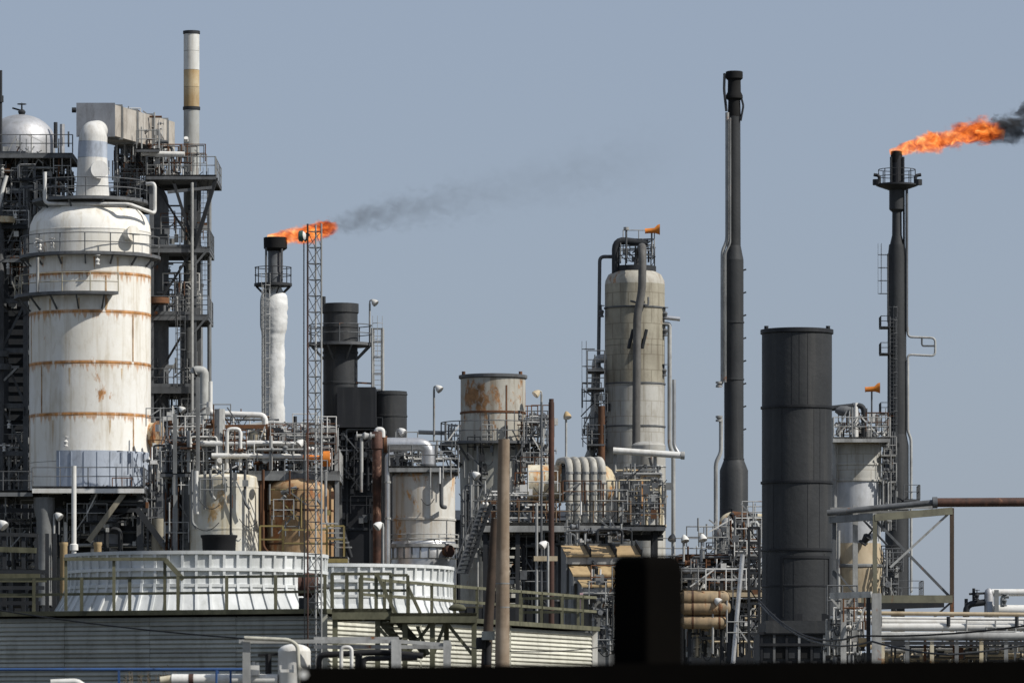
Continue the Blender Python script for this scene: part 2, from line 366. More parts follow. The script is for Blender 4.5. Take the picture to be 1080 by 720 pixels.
def clutter(t, F, x0, x1, y0, y1, d0, d1, n, seed, mats, rmin=0.05, rmax=0.16, valves=0, trays=0):
    rg = random.Random(seed)
    rmin, rmax = rmin*0.75, rmax*0.72; n = int(n*1.7); valves = int(valves*1.4)
    for i in range(n):
        r = rmin + (rmax-rmin)*rg.random()**1.8; m = rg.choice(mats); d = rg.uniform(d0, d1)
        xa, xb = sorted((rg.uniform(x0, x1), rg.uniform(x0, x1))); ya, yb = rg.uniform(y0, y1), rg.uniform(y0, y1)
        k = rg.random()
        if k < 0.3: pts = [F.v(xa, ya, d), F.v(xa, yb, d), F.v(xb, yb, d)]
        elif k < 0.55: pts = [F.v(xa, max(ya, yb), d), F.v(xa, min(ya, yb), d), F.v(xb, min(ya, yb), d), F.v(xb, y1, d)]
        elif k < 0.8: pts = [F.v(xa, y1, d), F.v(xa, ya, d)]
        else: pts = [F.v(xa, ya, d), F.v(xb, ya, d)]
        if min((Vector(pts[j+1])-Vector(pts[j])).length for j in range(len(pts)-1)) < 0.25: continue
        pp_ = pipe('pipe', pts, r, m, t, n=8)
        if rg.random() < 0.55:
            f = rg.uniform(.25, .75); a_, c_ = Vector(pts[0]), Vector(pts[1]); dd_ = (c_-a_).normalized(); q_ = a_.lerp(c_, f)
            rod('flange', q_, q_ + dd_*max(.07, r*.9), r*1.75, m, pp_)
    for i in range(valves):
        p = F.v(rg.uniform(x0, x1), rg.uniform(y0, y1), rg.uniform(d0, d1) - 0.2); s = rg.uniform(0.12, 0.28)
        ax = rg.choice([Vector((0,0,1)), Vector((0,-1,0.2)), Vector((1,0,0)), Vector((-1,0,0))])
        place('valve', unit('valve', rg.choice(mats)), p, ax.to_track_quat('Z', 'Y'), (s, s, s), t)
    for i in range(trays):
        y = rg.uniform(y0, y1); xa, xb = sorted((rg.uniform(x0, x1), rg.uniform(x0, x1))); d = rg.uniform(d0, d1)
        bar('cable_tray', F.v(xa, y, d), F.v(xb + 5, y, d), 0.3, 0.1, rg.choice(mats), t)
def frame(t, F, xs, ys, d0, d1, ybase, m, w=0.22, brace=True, seed=1, bm=None):
    rg = random.Random(seed); zb = F.Z(ybase) if ybase is not None else 0.0
    for x in xs:
        for d in (d0, d1):
            p = F.v(x, min(ys), d); bar('column', (p.x, p.y, zb), p, w, w, m, t)
    for y in ys:
        for d in (d0, d1):
            if len(xs) > 1: bar('beam', F.v(xs[0], y, d), F.v(xs[-1], y, d), w*0.8, w*1.05, m, t)
        for x in xs: bar('beam', F.v(x, y+0.5, d0), F.v(x, y+0.5, d1), w*0.7, w*0.9, m, t)
    if brace:
        yy = sorted(ys)
        for i in range(len(yy)-1):
            for j in range(len(xs)-1):
                a, b = (xs[j], xs[j+1]) if rg.random() < .5 else (xs[j+1], xs[j])
                bar('brace', F.v(a, yy[i], d0+.12), F.v(b, yy[i+1], d0+.12), w*0.5, w*0.5, bm or m, t)

# ================================================================ THE GROUND
b = MB(); b.box((-3000, -300, -0.5), (3000, 6000, 0.0)); g = b.build('ground', GRAVEL, None); g['kind'] = 'structure'

# ================================================================ COOLING TOWER with two fan stacks
U = Vector((0.342, 0.9397, 0)); V = Vector((-0.9397, 0.342, 0)); C0 = Vector((-6.25, 190, 0)); DZ = 6.72
LEN, WID = 27.6, 16.0
ct = thing('cooling_tower', 'long timber cooling tower with horizontal siding boards below two white fan stacks', 'cooling tower', C0)
core = MB()
a, b_, c, d = C0+U*0.25+V*0.25, C0+U*(LEN-.25)+V*0.25, C0+U*(LEN-.25)+V*(WID-.25), C0+U*0.25+V*(WID-.25)
core.add([a, b_, c, d] + [q + Vector((0,0,DZ-.3)) for q in (a, b_, c, d)], [(0,3,2,1),(4,5,6,7),(0,1,5,4),(1,2,6,5),(2,3,7,6),(3,0,4,7)])
core.build('inner_casing', DSTEEL, ct)
dk = MB(); a, b_, c, d = C0-U*.12-V*.12, C0+U*(LEN+.12)-V*.12, C0+U*(LEN+.12)+V*(WID+.12), C0-U*.12+V*(WID+.12)
dk.add([q + Vector((0,0,DZ-.16)) for q in (a, b_, c, d)] + [q + Vector((0,0,DZ)) for q in (a, b_, c, d)], [(0,3,2,1),(4,5,6,7),(0,1,5,4),(1,2,6,5),(2,3,7,6),(3,0,4,7)])
deck = dk.build('fan_deck', OLIVE, ct)
def siding_mesh(L, m):
    b = MB(); pf = [(-0.02,0),(0.05,0.012),(0.07,0.04),(0.0,0.15),(-0.03,0.15)]
    vs = [(0,-x,z) for x, z in pf] + [(L,-x,z) for x, z in pf]; n = len(pf)
    b.add(vs, [(i, (i+1) % n, (i+1) % n + n, i+n) for i in range(n)] + [tuple(range(n))[::-1], tuple(range(n, 2*n))])
    me = bpy.data.meshes.new('siding_board'); me.from_pydata(b.v, [], b.f); me.materials.append(m); return me
ql = Quaternion((0,0,1), math.atan2((-V).y, (-V).x)); qr = Quaternion((0,0,1), math.atan2(U.y, U.x))
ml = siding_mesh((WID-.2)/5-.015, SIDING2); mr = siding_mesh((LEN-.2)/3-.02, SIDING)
for i in range(42):
    z = 0.1 + i*0.152
    for s in range(5):
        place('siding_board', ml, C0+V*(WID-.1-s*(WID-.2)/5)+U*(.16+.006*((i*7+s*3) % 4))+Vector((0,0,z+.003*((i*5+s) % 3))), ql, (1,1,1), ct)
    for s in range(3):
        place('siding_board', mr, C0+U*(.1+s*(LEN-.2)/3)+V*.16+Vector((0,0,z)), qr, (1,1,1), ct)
for q, m_ in ((C0+U*.03+V*.03, SIDING), (C0+U*(LEN-.03)+V*.03, WHITE)):
    bar('corner_trim', q, q+Vector((0,0,DZ-.17)), 0.2, 0.2, m_, ct)
for s in (1, 2):
    q = C0+U*(.1+s*(LEN-.2)/3)+V*.1; bar('joint_strip', q, q+Vector((0,0,DZ-.17)), 0.06, 0.06, SIDING, ct)
zt = Vector((0,0,DZ))
railing(deck, [C0+V*WID+zt, C0+zt], OLIVE, 1.1, 1.78, 0.055, 0.045, timber=True)
railing(deck, [C0+zt+U*3.2, C0+U*LEN+zt, C0+U*LEN+V*3+zt], OLIVE, 1.1, 2.3, 0.055, 0.05, timber=True)
def fan_stack(center, label):
    t = thing('fan_stack', label, 'fan stack', center, 'white fan stacks on the cooling tower')
    N = 60; rr = [(4.98, 0.0), (4.80, 0.30), (4.62, 0.62), (4.52, 1.0), (4.50, 1.6), (4.53, 2.08)]
    def panel():
        b = MB(); da = math.pi/N - 0.0012; vs = []; nz = len(rr)
        for (r, z) in rr:
            for k in range(3):
                a = -da + da*k; vs.append((r*math.sin(a), -r*math.cos(a), z))
        for (r, z) in rr:
            for k in range(3):
                a = -da + da*k; vs.append(((r-.04)*math.sin(a), -(r-.04)*math.cos(a), z))
        m = 3*nz; fs = []
        for i in range(nz-1):
            for k in range(2):
                q = i*3+k; fs += [(q, q+1, q+4, q+3), (q+m, q+3+m, q+4+m, q+1+m)]
            fs += [(i*3, i*3+3, i*3+3+m, i*3+m), (i*3+2, i*3+2+m, i*3+5+m, i*3+5)]
        fs += [(m-3, m-2, 2*m-2, 2*m-3), (m-2, m-1, 2*m-1, 2*m-2)]
        b.add(vs, fs, False)
        me = bpy.data.meshes.new('panel'); me.from_pydata(b.v, [], b.f); me.materials.append(BRIGHT); return me
    def rib():
        b = MB()
        for i in range(len(rr)-1):
            (r0, z0), (r1, z1) = rr[i], rr[i+1]
            b.add([(x, -(r+dr), z) for (r, z) in ((r0, z0), (r1, z1)) for (x, dr) in ((-.045, -.02), (.045, -.02), (.045, .075), (-.045, .075))],
                  [(0,1,2,3)[::-1], (4,5,6,7), (0,1,5,4), (1,2,6,5), (2,3,7,6), (3,0,4,7)])
        me = bpy.data.meshes.new('rib'); me.from_pydata(b.v, [], b.f); me.materials.append(BRIGHT); return me
    pm, rm = fan_stack.cache = getattr(fan_stack, 'cache', None) or (panel(), rib())
    for k in range(N):
        place('panel', pm, center, Quaternion((0,0,1), 2*math.pi*k/N), (1,1,1), t)
        place('rib', rm, center, Quaternion((0,0,1), 2*math.pi*(k+.5)/N), (1,1,1), t)
    for z, w in ((0.95, .085), (1.5, .085), (2.08, .1)):
        r = 4.52; lathe('hoop', center.x, center.y, [(r-.01, center.z+z-w), (r+w, center.z+z-w), (r+w, center.z+z+.02), (r-.01, center.z+z+.02), (r-.01, center.z+z-w)], BRIGHT, t, 60, cap0=False, cap1=False)
    return t
R1 = C0 + U*6.9 + V*7.6 + zt; R2 = R1 + U*13.3 + V*.3
fan_stack(R1 + Vector((0,0,.004)), 'near white ribbed fan stack, the wide ring at left of the deck')
fan_stack(R2 + Vector((0,0,.004)), 'far white ribbed fan stack behind the timber stair landing')
F = Fr(189.2)
t = thing('raised_rail_frame', 'raised grey timber rail with a sloping brace in front of the near fan stack', 'rail', F.v(115, 641, 3.2))
for x in (62, 113.5, 168): bar('post', F.v(x, 641, 3.0), F.v(x, 585, 3.0), .1, .1, OLIVE, t)
bar('upper_rail', F.v(60, 586, 2.9), F.v(170, 586, 2.9), .07, .11, OLIVE, t)
bar('sloping_brace', F.v(169, 587, 2.9), F.v(188, 608, 2.9), .09, .16, OLIVE, t)
# fan motor and gear pipe at the corner of the deck
F = Fr(189.5)
t = thing('fan_motor', 'brown fan motor with grey shroud on the deck between the two fan stacks', 'motor', F.v(324, 641, 1.2))
b = MB(); b.tube([F.v(313, 616, 1.3), F.v(318, 616, 1.3), F.v(319, 616, 1.3), F.v(334, 616, 1.3)], [.36, .36, .42, .42], 14); b.build('motor_body', RUSTRED, t)
b = MB(); b.box(F.v(314, 641, .9), F.v(334, 629, 1.7)); b.build('mount', DSTEEL, t)
pipe('drive_shaft', [F.v(334, 616, 1.3), F.v(343, 616, 2.6)], .09, STEEL, t)
F = Fr(205)
t = thing('black_tub', 'black open tub standing above the rim of the near fan stack', 'tub', F.v(231, 600, 0))
lathe('tub_body', F.X(231), F.Y, F.prof([(15, 600), (17, 590), (18, 568), (19.5, 566), (19.5, 564), (17.6, 564), (17, 575)]), BLKRUB, t, 24)
rod('stand_leg', F.v(224, 642), F.v(224, 600), .06, DSTEEL, t); rod('stand_leg', F.v(238, 642), F.v(238, 600), .06, DSTEEL, t)
rod('vent_rod', F.v(243, 570, .3), F.v(243, 488, .3), .045, DSTEEL, t)

# timber stair and landing at the tower corner
F = Fr(187.2)
st = thing('timber_stair_tower', 'mossy timber stair and landing against the lit side of the cooling tower', 'stairs', F.g(420))
tl = flat_platform(st, F.X(350), F.X(413), 187.4, 190.0, F.Z(641), OLIVE, th=.36, sides='')
railing(tl, [F.v(350, 641, .3), F.v(412, 641, .3)], OLIVE, 1.14, .5, .06, .05, timber=True)
lo = flat_platform(st, F.X(412), F.X(503), 187.0, 189.4, F.Z(646), OLIVE, th=.32, sides='')
for x, d in ((353, .4), (398, .4), (427, .1), (456, .1), (500, .1), (470, 2.2), (411, 2.2)):
    p = F.v(x, 646, d); bar('leg', (p.x, p.y, 0), p, .17, .17, OLIVE, st)
for x0, y0, x1, y1 in ((400, 652, 432, 690), (418, 652, 450, 690)):
    bar('stringer', F.v(x0, y0, .5), F.v(x1, y1, .5), .08, .26, OLIVE, st)
for k in range(7):
    f = (k+.5)/7; bar('tread', F.v(401+32*f, 653+38*f, .42), F.v(418+32*f, 653+38*f, .42), .26, .05, OLIVE, st)
for (x0, y0, x1, y1) in ((430, 606, 430, 646), (430, 618, 444, 648), (398, 606, 418, 648), (427, 692, 456, 655), (456, 692, 470, 655), (470, 655, 500, 692), (440, 660, 452, 690), (398, 660, 427, 692)):
    bar('brace', F.v(x0, y0, .2), F.v(x1, y1, .2), .11, .11, OLIVE, st)
for k in range(2):
    bar('handrail', F.v(412, 606+16*k, .25), F.v(430, 606+16*k, .25), .06, .09, OLIVE, st)
b = MB(); b.tube([F.v(473, 641, 1), F.v(476, 640, 1), F.v(482, 639, 1), F.v(488, 640, 1), F.v(491, 641, 1)], [.04, .1, .13, .11, .04], 10)
t = thing('canvas_bundle', 'rounded olive bundle lying on the timber landing', 'bundle', F.v(483, 646, 1)); b.build('cover', OLIVE, t)

# ================================================================ GUYED LATTICE MAST with beacon
F = Fr(184.0)
t = thing('lattice_mast', 'slim rusty lattice mast standing in front of the white flare stack', 'mast', F.g(332))
legs = [(324.5, 0), (332.5, .42), (339, -.05)]
for x, d in legs: p = F.v(x, 236, d); rod('leg', (p.x, p.y, 0), p, .03, LSTEEL if x > 330 else RUSTRED, t)
yy = 244; 
while yy < 690:
    for i in range(3):
        (xa, da), (xb, db) = legs[i], legs[(i+1) % 3]
        rod('strut', F.v(xa, yy, da), F.v(xb, yy, db), .013, STEEL, t)
        rod('strut', F.v(xa, yy, da), F.v(xb, yy+17, db), .011, STEEL, t)
    yy += 17
pipe('cable_conduit', [F.v(320.5, 256), F.v(320.5, 470), F.v(321.5, 690)], .02, DSTEEL, t, n=6)
t = thing('beacon_lamp', 'white and green beacon lamp on a black bracket beside the mast top', 'beacon', F.v(322, 255))
b = MB(); b.tube([F.v(314.5, 249), F.v(315.5, 249), F.v(319.5, 249)], [.1, .17, .19], 12); b.build('housing', GREEN, t)
b = MB(); b.tube([F.v(319.5, 249), F.v(321.5, 248.5), F.v(323, 248.2)], [.17, .14, .05], 12); b.build('lens', WHITE, t)
pipe('bracket', [F.v(325, 246), F.v(322, 252), F.v(320.5, 254)], .07, BLKRUB, t, n=8)

# ================================================================ BIG CREAM VESSEL
F = Fr(340.0); k = F.k
vs = thing('regenerator_vessel', 'huge cream vessel with rusty weld seams and two railed walkways', 'vessel', F.g(95))
cx = F.X(95); cy = 340.0; r = 64*k
for ya, yb in ((524, 489), (489, 440), (440, 386), (386, 333), (333, 293), (293, 246)):
    lathe('shell_course', cx, cy, [(r, F.Z(ya)+.012), (r, F.Z(yb)-.012)], VESSEL, vs, 64, cap0=False, cap1=False)
lathe('head', cx, cy, F.prof([(64, 246), (63, 238), (59, 229), (51, 221), (40, 215), (22, 211), (0, 210)]), VESSEL, vs, 64)
for y in (440, 386, 333, 293, 246): lathe('weld_seam', cx, cy, [(r-.02, F.Z(y)-.04), (r+.018, F.Z(y)-.03), (r+.018, F.Z(y)+.03), (r-.02, F.Z(y)+.04)], VESSEL, vs, 64, cap0=False, cap1=False)
SEAM = mat('seam_stain', (0.55, 0.40, 0.24), (0.30, 0.16, 0.07), rust=0.5, rustcol=(0.2, 0.09, 0.035), streak=0.4, scale=1.2)
def vstrip(x, y0, y1):
    a = math.asin((x-95)/64.0); p = Vector((cx+(r+.005)*math.sin(a), cy-(r+.005)*math.cos(a), 0))
    place('weld_seam', unit('box', SEAM), p+Vector((0,0,F.Z(y1))), Quaternion((0,0,1), a), (.09, .03, F.Z(y0)-F.Z(y1)), vs)
for x, y0, y1 in ((35, 335, 384), (143, 335, 384), (47.5, 388, 438), (143.5, 442, 478), (33, 442, 520), (116, 295, 331)): vstrip(x, y0, y1)
b = MB(); b.lathe(cx, cy, [(r+.05, F.Z(517)), (r+.1, F.Z(517)), (r+.1, F.Z(478)), (r+.05, F.Z(478)), (r+.05, F.Z(517))], 26, False, False, -28, 74); b.build('cladding_sheet', JACKETB, vs)
for i in range(9):
    a = R(-25+12*i); p = Vector((cx+(r+.11)*math.sin(a), cy-(r+.11)*math.cos(a), 0))
    place('cladding_rib', unit('box', JACKETB), p+Vector((0,0,F.Z(516))), Quaternion((0,0,1), a), (.06, .05, F.Z(479)-F.Z(516)), vs)
lathe('bottom_cone', cx, cy, F.prof([(60, 524), (58, 534), (40, 556), (22, 590), (20, 640)]), DSTEEL, vs, 40)
ring_platform(vs, cx, cy, F.Z(271), r+.03, 70*k+.25, -105, 105, STEEL, STEEL, 9)
ring_platform(vs, cx, cy, F.Z(313), r+.03, 80*k, -104, 26, STEEL, mat('pale_rail', (.42,.38,.28), rust=.3), 6)
ring_platform(vs, cx, cy, F.Z(212), 20*k, 61*k, 0, 360, STEEL, STEEL, 10, spacing=2.0)
pipe('vapour_line', [F.v(51, 186, -2.5), F.v(51, 219, -2.5), F.v(140, 221, -3.3), F.v(165, 228, -1.5), F.v(165, 196, -1.5), F.v(156, 196, -1.0)], .11, WHITE, vs)
def manway(parent, p, ax, rad, ln, m, fm=None):
    p, ax = Vector(p), Vector(ax).normalized(); b = MB()
    b.tube([p - ax*ln, p + ax*(ln-.12)], rad*.86, 20); o = b.build('nozzle', m, parent)
    b = MB(); b.tube([p + ax*(ln-.12), p + ax*ln], rad, 20); b.build('flange_cover', fm or m, o); return o
a = R(43); manway(vs, (cx+r*math.sin(a), cy-r*math.cos(a), F.Z(252)), (math.sin(a), -math.cos(a), .1), 8.5*k, .5, VESSEL)
a = R(84); manway(vs, (cx+r*math.sin(a)+.1, cy-r*math.cos(a), F.Z(459)), (1, -.4, 0), 15*k, .5, EXCH, mat('scorched_cover', (.4,.3,.18), (.12,.06,.035), rust=.6, streak=.6, scale=1.5))
for x, y in ((42, 262), (46, 264), (60, 263), (75, 470), (108, 281)):
    a = math.asin((x-95)/72); place('valve', unit('valve', WHITE), (cx+72*k*math.sin(a), cy-72*k*math.cos(a), F.Z(y)), Quaternion(), (.25,.25,.25), vs)
pipe('instrument_line', [F.v(45, 277, -3.6), F.v(45, 313, -3.6)], .09, LSTEEL, vs)
for x, y0, y1, w in ((57, 319, 352, .16), (88, 319, 346, .12), (117, 319, 332, .2), (70, 276, 292, .14), (104, 276, 290, .12), (128, 276, 300, .16), (60, 446, 474, .2), (120, 446, 462, .16), (78, 392, 412, .14), (132, 392, 405, .12)):
    a = math.asin((x-95)/64.0); p = Vector((cx+(r+.004)*math.sin(a), cy-(r+.004)*math.cos(a), F.Z(y1)))
    b = MB(); h_ = F.Z(y0)-F.Z(y1); rg = random.Random(x); L_ = [Vector((-w/2, 0, h_)), Vector((w/2, 0, h_)), Vector((w*.42, 0, h_*.6)), Vector((w*.2+rg.uniform(-.02, .02), 0, h_*.3)), Vector((rg.uniform(-.03, .03), 0, 0)), Vector((-w*.22, 0, h_*.35)), Vector((-w*.4, 0, h_*.7))]
    qz = Quaternion((0,0,1), a); b.add([p + qz @ v for v in L_], [tuple(range(7))[::-1]]); b.build('rust_run', mat('rust_run', (.62,.5,.34), (.45,.3,.16), rust=.35, rustcol=(.3,.16,.07), streak=.6, scale=2.0, dirt=(.7,.65,.55)), vs)
# duct up and back
dt = thing('flue_duct', 'white flue duct rising from the cream vessel into a grey box duct', 'duct', F.v(97, 212))
b = MB(); P_ = [F.v(97.5, 214), F.v(97.5, 196), F.v(97.5, 167)]; b.tube(P_, [18.5*k, 17*k, 15.6*k], 24); b.build('duct_section', WHITE, dt)
b = MB(); b.tube([F.v(97.5, 167), F.v(98, 150)], [15.6*k, 15.3*k], 24); b.build('duct_section', JACKETB, dt)
b = MB(); b.tube(bendpts([F.v(98, 150), F.v(98.5, 140), F.v(102, 133, 2.2)], 1.0), [15.2*k]+[15*k, 14.6*k, 14*k, 13.4*k, 12.8*k, 12*k]+[10.5*k], 24); b.build('elbow', WHITE, dt)
manway(dt, F.v(104, 181, -.8), (.35, -1, 0), 9.5*k, .45, WHITE)
x0, x1, z0, z1 = F.X(80), F.X(118), F.Z(140), F.Z(107); Yf = 341.6; dv = Vector((3.1, 9.5, 0))
b = MB(); q = [Vector((x0, Yf, z0)), Vector((x1, Yf, z0)), Vector((x1, Yf, z1)), Vector((x0, Yf, z1))]
b.add(q + [p + dv for p in q], [(0,1,2,3)[::-1], (4,5,6,7), (0,1,5,4), (1,2,6,5), (2,3,7,6), (3,0,4,7)]); b.build('box_duct', mat('duct_scorched', (.5,.47,.42), (.36,.32,.27), rust=.3, streak=.5), dt)
b = MB(); b.box((x0-.08, Yf-.14, z0-.08), (x1+.08, Yf-.003, z1+.08)); b.build('end_plate', mat('plate_blue_grey', (.21,.225,.25), (.17,.18,.2), streak=.3), dt)
for i in range(4):
    f = .12+.25*i
    for z_ in (z0, z1): bar('stiffener', Vector((x0-.05, Yf, z_ + (.06 if z_ == z1 else -.06)))+dv*f, Vector((x1+.08, Yf, z_ + (.06 if z_ == z1 else -.06)))+dv*f, .12, .12, GREYP, dt)
    bar('stiffener', Vector((x1+.06, Yf, z0))+dv*f, Vector((x1+.06, Yf, z1))+dv*f, .12, .12, GREYP, dt)
rod('corner_bolt', (x0-.1, Yf-.1, z1-.35), (x0-.35, Yf-.1, z1-.35), .16, DSTEEL, dt)

# ================================================================ TALL STACK BEHIND
F = Fr(352.0); k = F.k
sk = thing('tall_vent_stack', 'tall thin white stack with scorched upper band and dark collar', 'stack', F.g(202))
for ya, yb, rr_, m_ in ((620, 302, 12, GREYP), (300, 200, 8.4, STACKG), (200, 116, 8.3, STACKG), (113, 92, 8.3, STACKR), (92, 74, 8.3, STACKR), (74, 54, 8.3, STACKW), (54, 36, 8.3, STACKW)):
    lathe('stack_section', F.X(202), 352, F.prof([(rr_, ya), (rr_, yb+.3)]), m_, sk, 28)
for y, rr_ in ((301, 12.8), (114.5, 9.2), (34.5, 9.0)): lathe('flange', F.X(202), 352, F.prof([(rr_, y+1.5), (rr_, y-1.5)]), DSTEEL, sk, 28)
rod('aviation_lamp', F.v(197, 150, -.6), F.v(197, 147, -.8), .14, WHITE, sk)

# ================================================================ STRUCTURE RIGHT OF THE VESSEL
F = Fr(346.0); k = F.k
sr = thing('access_tower', 'braced steel access tower with railed landings round the tall stack', 'steel tower', F.g(190))
frame(sr, F, (161, 206), (190, 262, 332, 408, 480, 560), -1.0, 4.0, None, STEEL, .26, bm=DSTEEL)
flat_platform(sr, F.X(156), F.X(229), 344.5, 351.5, F.Z(187), STEEL, GREYP, th=.28, sides='flr')
flat_platform(sr, F.X(160), F.X(222), 344.8, 350.5, F.Z(262), STEEL, STEEL, th=.35, sides='fr')
flat_platform(sr, F.X(158), F.X(221), 344.8, 350.5, F.Z(333), STEEL, STEEL, th=.35, sides='fr')
flat_platform(sr, F.X(157), F.X(212), 344.8, 350.5, F.Z(409), STEEL, STEEL, th=.4, sides='f')
bar('knee_brace', F.v(229, 190, -1.3), F.v(206, 264, -1.1), .22, .22, DSTEEL, sr)
bar('knee_brace', F.v(185, 196, -1.3), F.v(206, 262, -1.2), .18, .18, DSTEEL, sr)
bar('knee_brace', F.v(178, 205, -1.3), F.v(225, 200, -1.3), .15, .18, STEEL, sr)
for x, ya, yb in ((221, 270, 208), (220, 340, 208)): pass
for y in (272, 342): bar('knee_brace', F.v(221, y-8, -1.2), F.v(206, y+10, -1.2), .12, .12, STEEL, sr)
lathe('riser', F.X(168.5), 346.5, F.prof([(9, 620), (9, 230)]), STEEL, sr, 20)
pipe('riser_bend', [F.v(168.5, 236, .5), F.v(168.5, 205, .5), F.v(150, 196, 1.5)], 9*k, STEEL, sr, rad=2.0, n=18)
pipe('lamp_conduit', [F.v(204, 195, -1.4), F.v(204, 480, -1.4)], .09, LSTEEL, sr)
pipe('steam_line', [F.v(219, 196, 2), F.v(219, 400, 2)], .13, GREYP, sr)
pipe('header', [F.v(150, 164, -1.2), F.v(196, 165, -1.2)], .16, WHITE, sr)
clutter(sr, F, 160, 200, 150, 186, -.5, 4, 18, 11, [STEEL, LSTEEL, DSTEEL, GREYP], .05, .16, 8)
clutter(sr, F, 160, 198, 205, 255, .5, 4, 5, 12, [STEEL, DSTEEL], .06, .15, 2)
clutter(sr, F, 160, 185, 300, 330, -.5, 3, 6, 13, [GREYP, DSTEEL, LSTEEL], .06, .13, 3)
b = MB(); b.lathe(F.X(168), 344.6, F.prof([(12, 322), (12, 316), (10, 316)]), 18); b.build('bracket_tray', RUST, sr)
# duct platform
dp = thing('duct_platform', 'railed catwalk hung under the grey box duct', 'catwalk', F.v(140, 215))
frame(dp, F, (122, 140, 158), (140, 165, 188, 213), 2.0, 5.5, 260, STEEL, .18, seed=3)
flat_platform(dp, F.X(146), F.X(170), 344.2, 352, F.Z(160), STEEL, GREYP, th=.2, sides='fr')
flat_platform(dp, F.X(112), F.X(160), 346, 352, F.Z(212), STEEL, STEEL, th=.25, sides='f')
clutter(dp, F, 118, 162, 140, 212, 1, 6, 34, 21, [DSTEEL, STEEL, STEEL, LSTEEL], .05, .17, 10, 4)

# ================================================================ LEFT STRUCTURE
F = Fr(354.0); k = F.k
dv_ = thing('domed_vessel', 'silver domed vessel with a valve on top at the far left', 'vessel', F.g(22))
lathe('shell', F.X(22), 354, F.prof([(36, 640), (36, 158)]), DSTEEL, dv_, 40)
lathe('head', F.X(22), 354, F.prof([(36.3, 166)] + dome(36.3, 150, 29, 8)), SILVER, dv_, 40)
place('relief_valve', unit('valve', DSTEEL), F.v(23, 119), Quaternion(), (.42,.42,.42), dv_)
pipe('valve_lever', [F.v(23, 117), F.v(13, 114)], .06, DSTEEL, dv_, n=6)
rod('vent', F.v(60, 158, -1), F.v(60, 131, -1), .12, DSTEEL, dv_); rod('vent', F.v(67, 166, -1), F.v(67, 133, -1), .15, SILVER, dv_)
lf = thing('process_structure', 'dark crowded steel structure at the left edge beside the cream vessel', 'steel structure', Fr(347).g(10))
F = Fr(347.0); k = F.k
frame(lf, F, (-28, 4, 30), (166, 205, 241, 275, 320, 372, 430, 480, 520, 562), -2.0, 5.0, None, STEEL, .28, seed=5)
flat_platform(lf, F.X(-30), F.X(80), 344.4, 350, F.Z(166), STEEL, STEEL, th=.3, sides='f')
flat_platform(lf, F.X(-30), F.X(32), 344.4, 350, F.Z(241), DSTEEL, STEEL, th=.25, sides='f')
flat_platform(lf, F.X(-30), F.X(26), 344.4, 350, F.Z(277), STEEL, STEEL, th=.2, sides='f')
b = MB(); b.box((F.X(8), 347.6, F.Z(600)), (F.X(33), 351, F.Z(216))); b.build('cladding_wall', BRICKB, lf)
for i in range(38):
    y = 222+10*i; bar('cladding_rib', F.v(8.5, y, .55), F.v(32.5, y, .55), .1, .07, BRICKB, lf)
lathe('riser', F.X(4), 344.6, F.prof([(3.8, 620), (3.8, 180)]), STEEL, lf, 14)
pipe('riser', [F.v(1, 560, -2.8), F.v(1, 170, -2.8)], .1, LSTEEL, lf)
for y, x1 in ((236, 20), (376, 13), (390, 16)): lathe('collar', F.X(6), 344.6, F.prof([(x1-6, y+3), (x1-6, y-3)]), EXCH if y == 236 else STEEL, lf, 14)
bar('brace', F.v(22, 390, -2.5), F.v(8, 404, -2.5), .12, .12, LSTEEL, lf); bar('beam', F.v(0, 390, -2.5), F.v(24, 390, -2.5), .12, .16, GREYP, lf)
clutter(lf, F, -5, 78, 166, 212, -1, 4, 42, 31, [DSTEEL, DSTEEL, STEEL, STEEL, GREYP, LSTEEL], .05, .2, 14, 5)
clutter(lf, F, -4, 34, 212, 300, -2, 1, 22, 32, [DSTEEL, STEEL, LSTEEL], .05, .12, 8, 3)
clutter(lf, F, -4, 30, 470, 520, -2, 1, 14, 33, [DSTEEL, STEEL, LSTEEL], .05, .12, 6, 2)
pipe('white_line', [F.v(2, 225, -2.6), F.v(8, 200, -2.6), F.v(11, 190, -2.6)], .12, WHITE, lf)
for x, y in ((13, 284), (14, 451), (9, 475), (21, 232)): place('lamp', unit('valve', WHITE), F.v(x, y, -3), Quaternion(), (.2,.2,.2), lf)
for y in (478,): bar('bracket', F.v(0, y-6, -2.8), F.v(15, y-6, -2.8), .08, .08, WHITE, lf); 
rod('antenna', F.v(-5.5, 166, 4), F.v(-5.5, 66, 4), .1, DSTEEL, lf); rod('antenna_head', F.v(-5.5, 100, 4), F.v(-5.5, 93, 4), .18, DSTEEL, lf)
# support deck under the vessel
F = Fr(338.0); k = F.k
vd = thing('vessel_support_deck', 'steel deck on braced legs carrying the cream vessel', 'support deck', F.g(80))
flat_platform(vd, F.X(-20), F.X(42), 333.0, 343, F.Z(521), DSTEEL, STEEL, th=.35, sides='f', fascia=GREYP)
flat_platform(vd, F.X(42), F.X(158), 332.6, 344, F.Z(517), STEEL, STEEL, th=.4, sides='fr', fascia=WHITE)
for x in (-10, 53, 104, 152, 172):
    for d in (-3.5, 4.5):
        p = F.v(x, 524, d); bar('column', (p.x, p.y, 0), p, .4, .4, STEEL if x != 53 else GREYP, vd)
lathe('column_casing', F.X(53), 333.6, F.prof([(8, 640), (8, 552), (11, 540), (11, 528)]), GREYP, vd, 16)
lathe('column_casing', F.X(173), 333.6, F.prof([(9, 640), (8, 550)]), mat('tan_fireproofing', (.36,.32,.24), streak=.4), vd, 16)
bar('brace', F.v(137, 524, -5), F.v(100, 574, -5), .3, .3, mat('tan_fireproofing', (.36,.32,.24)), vd)
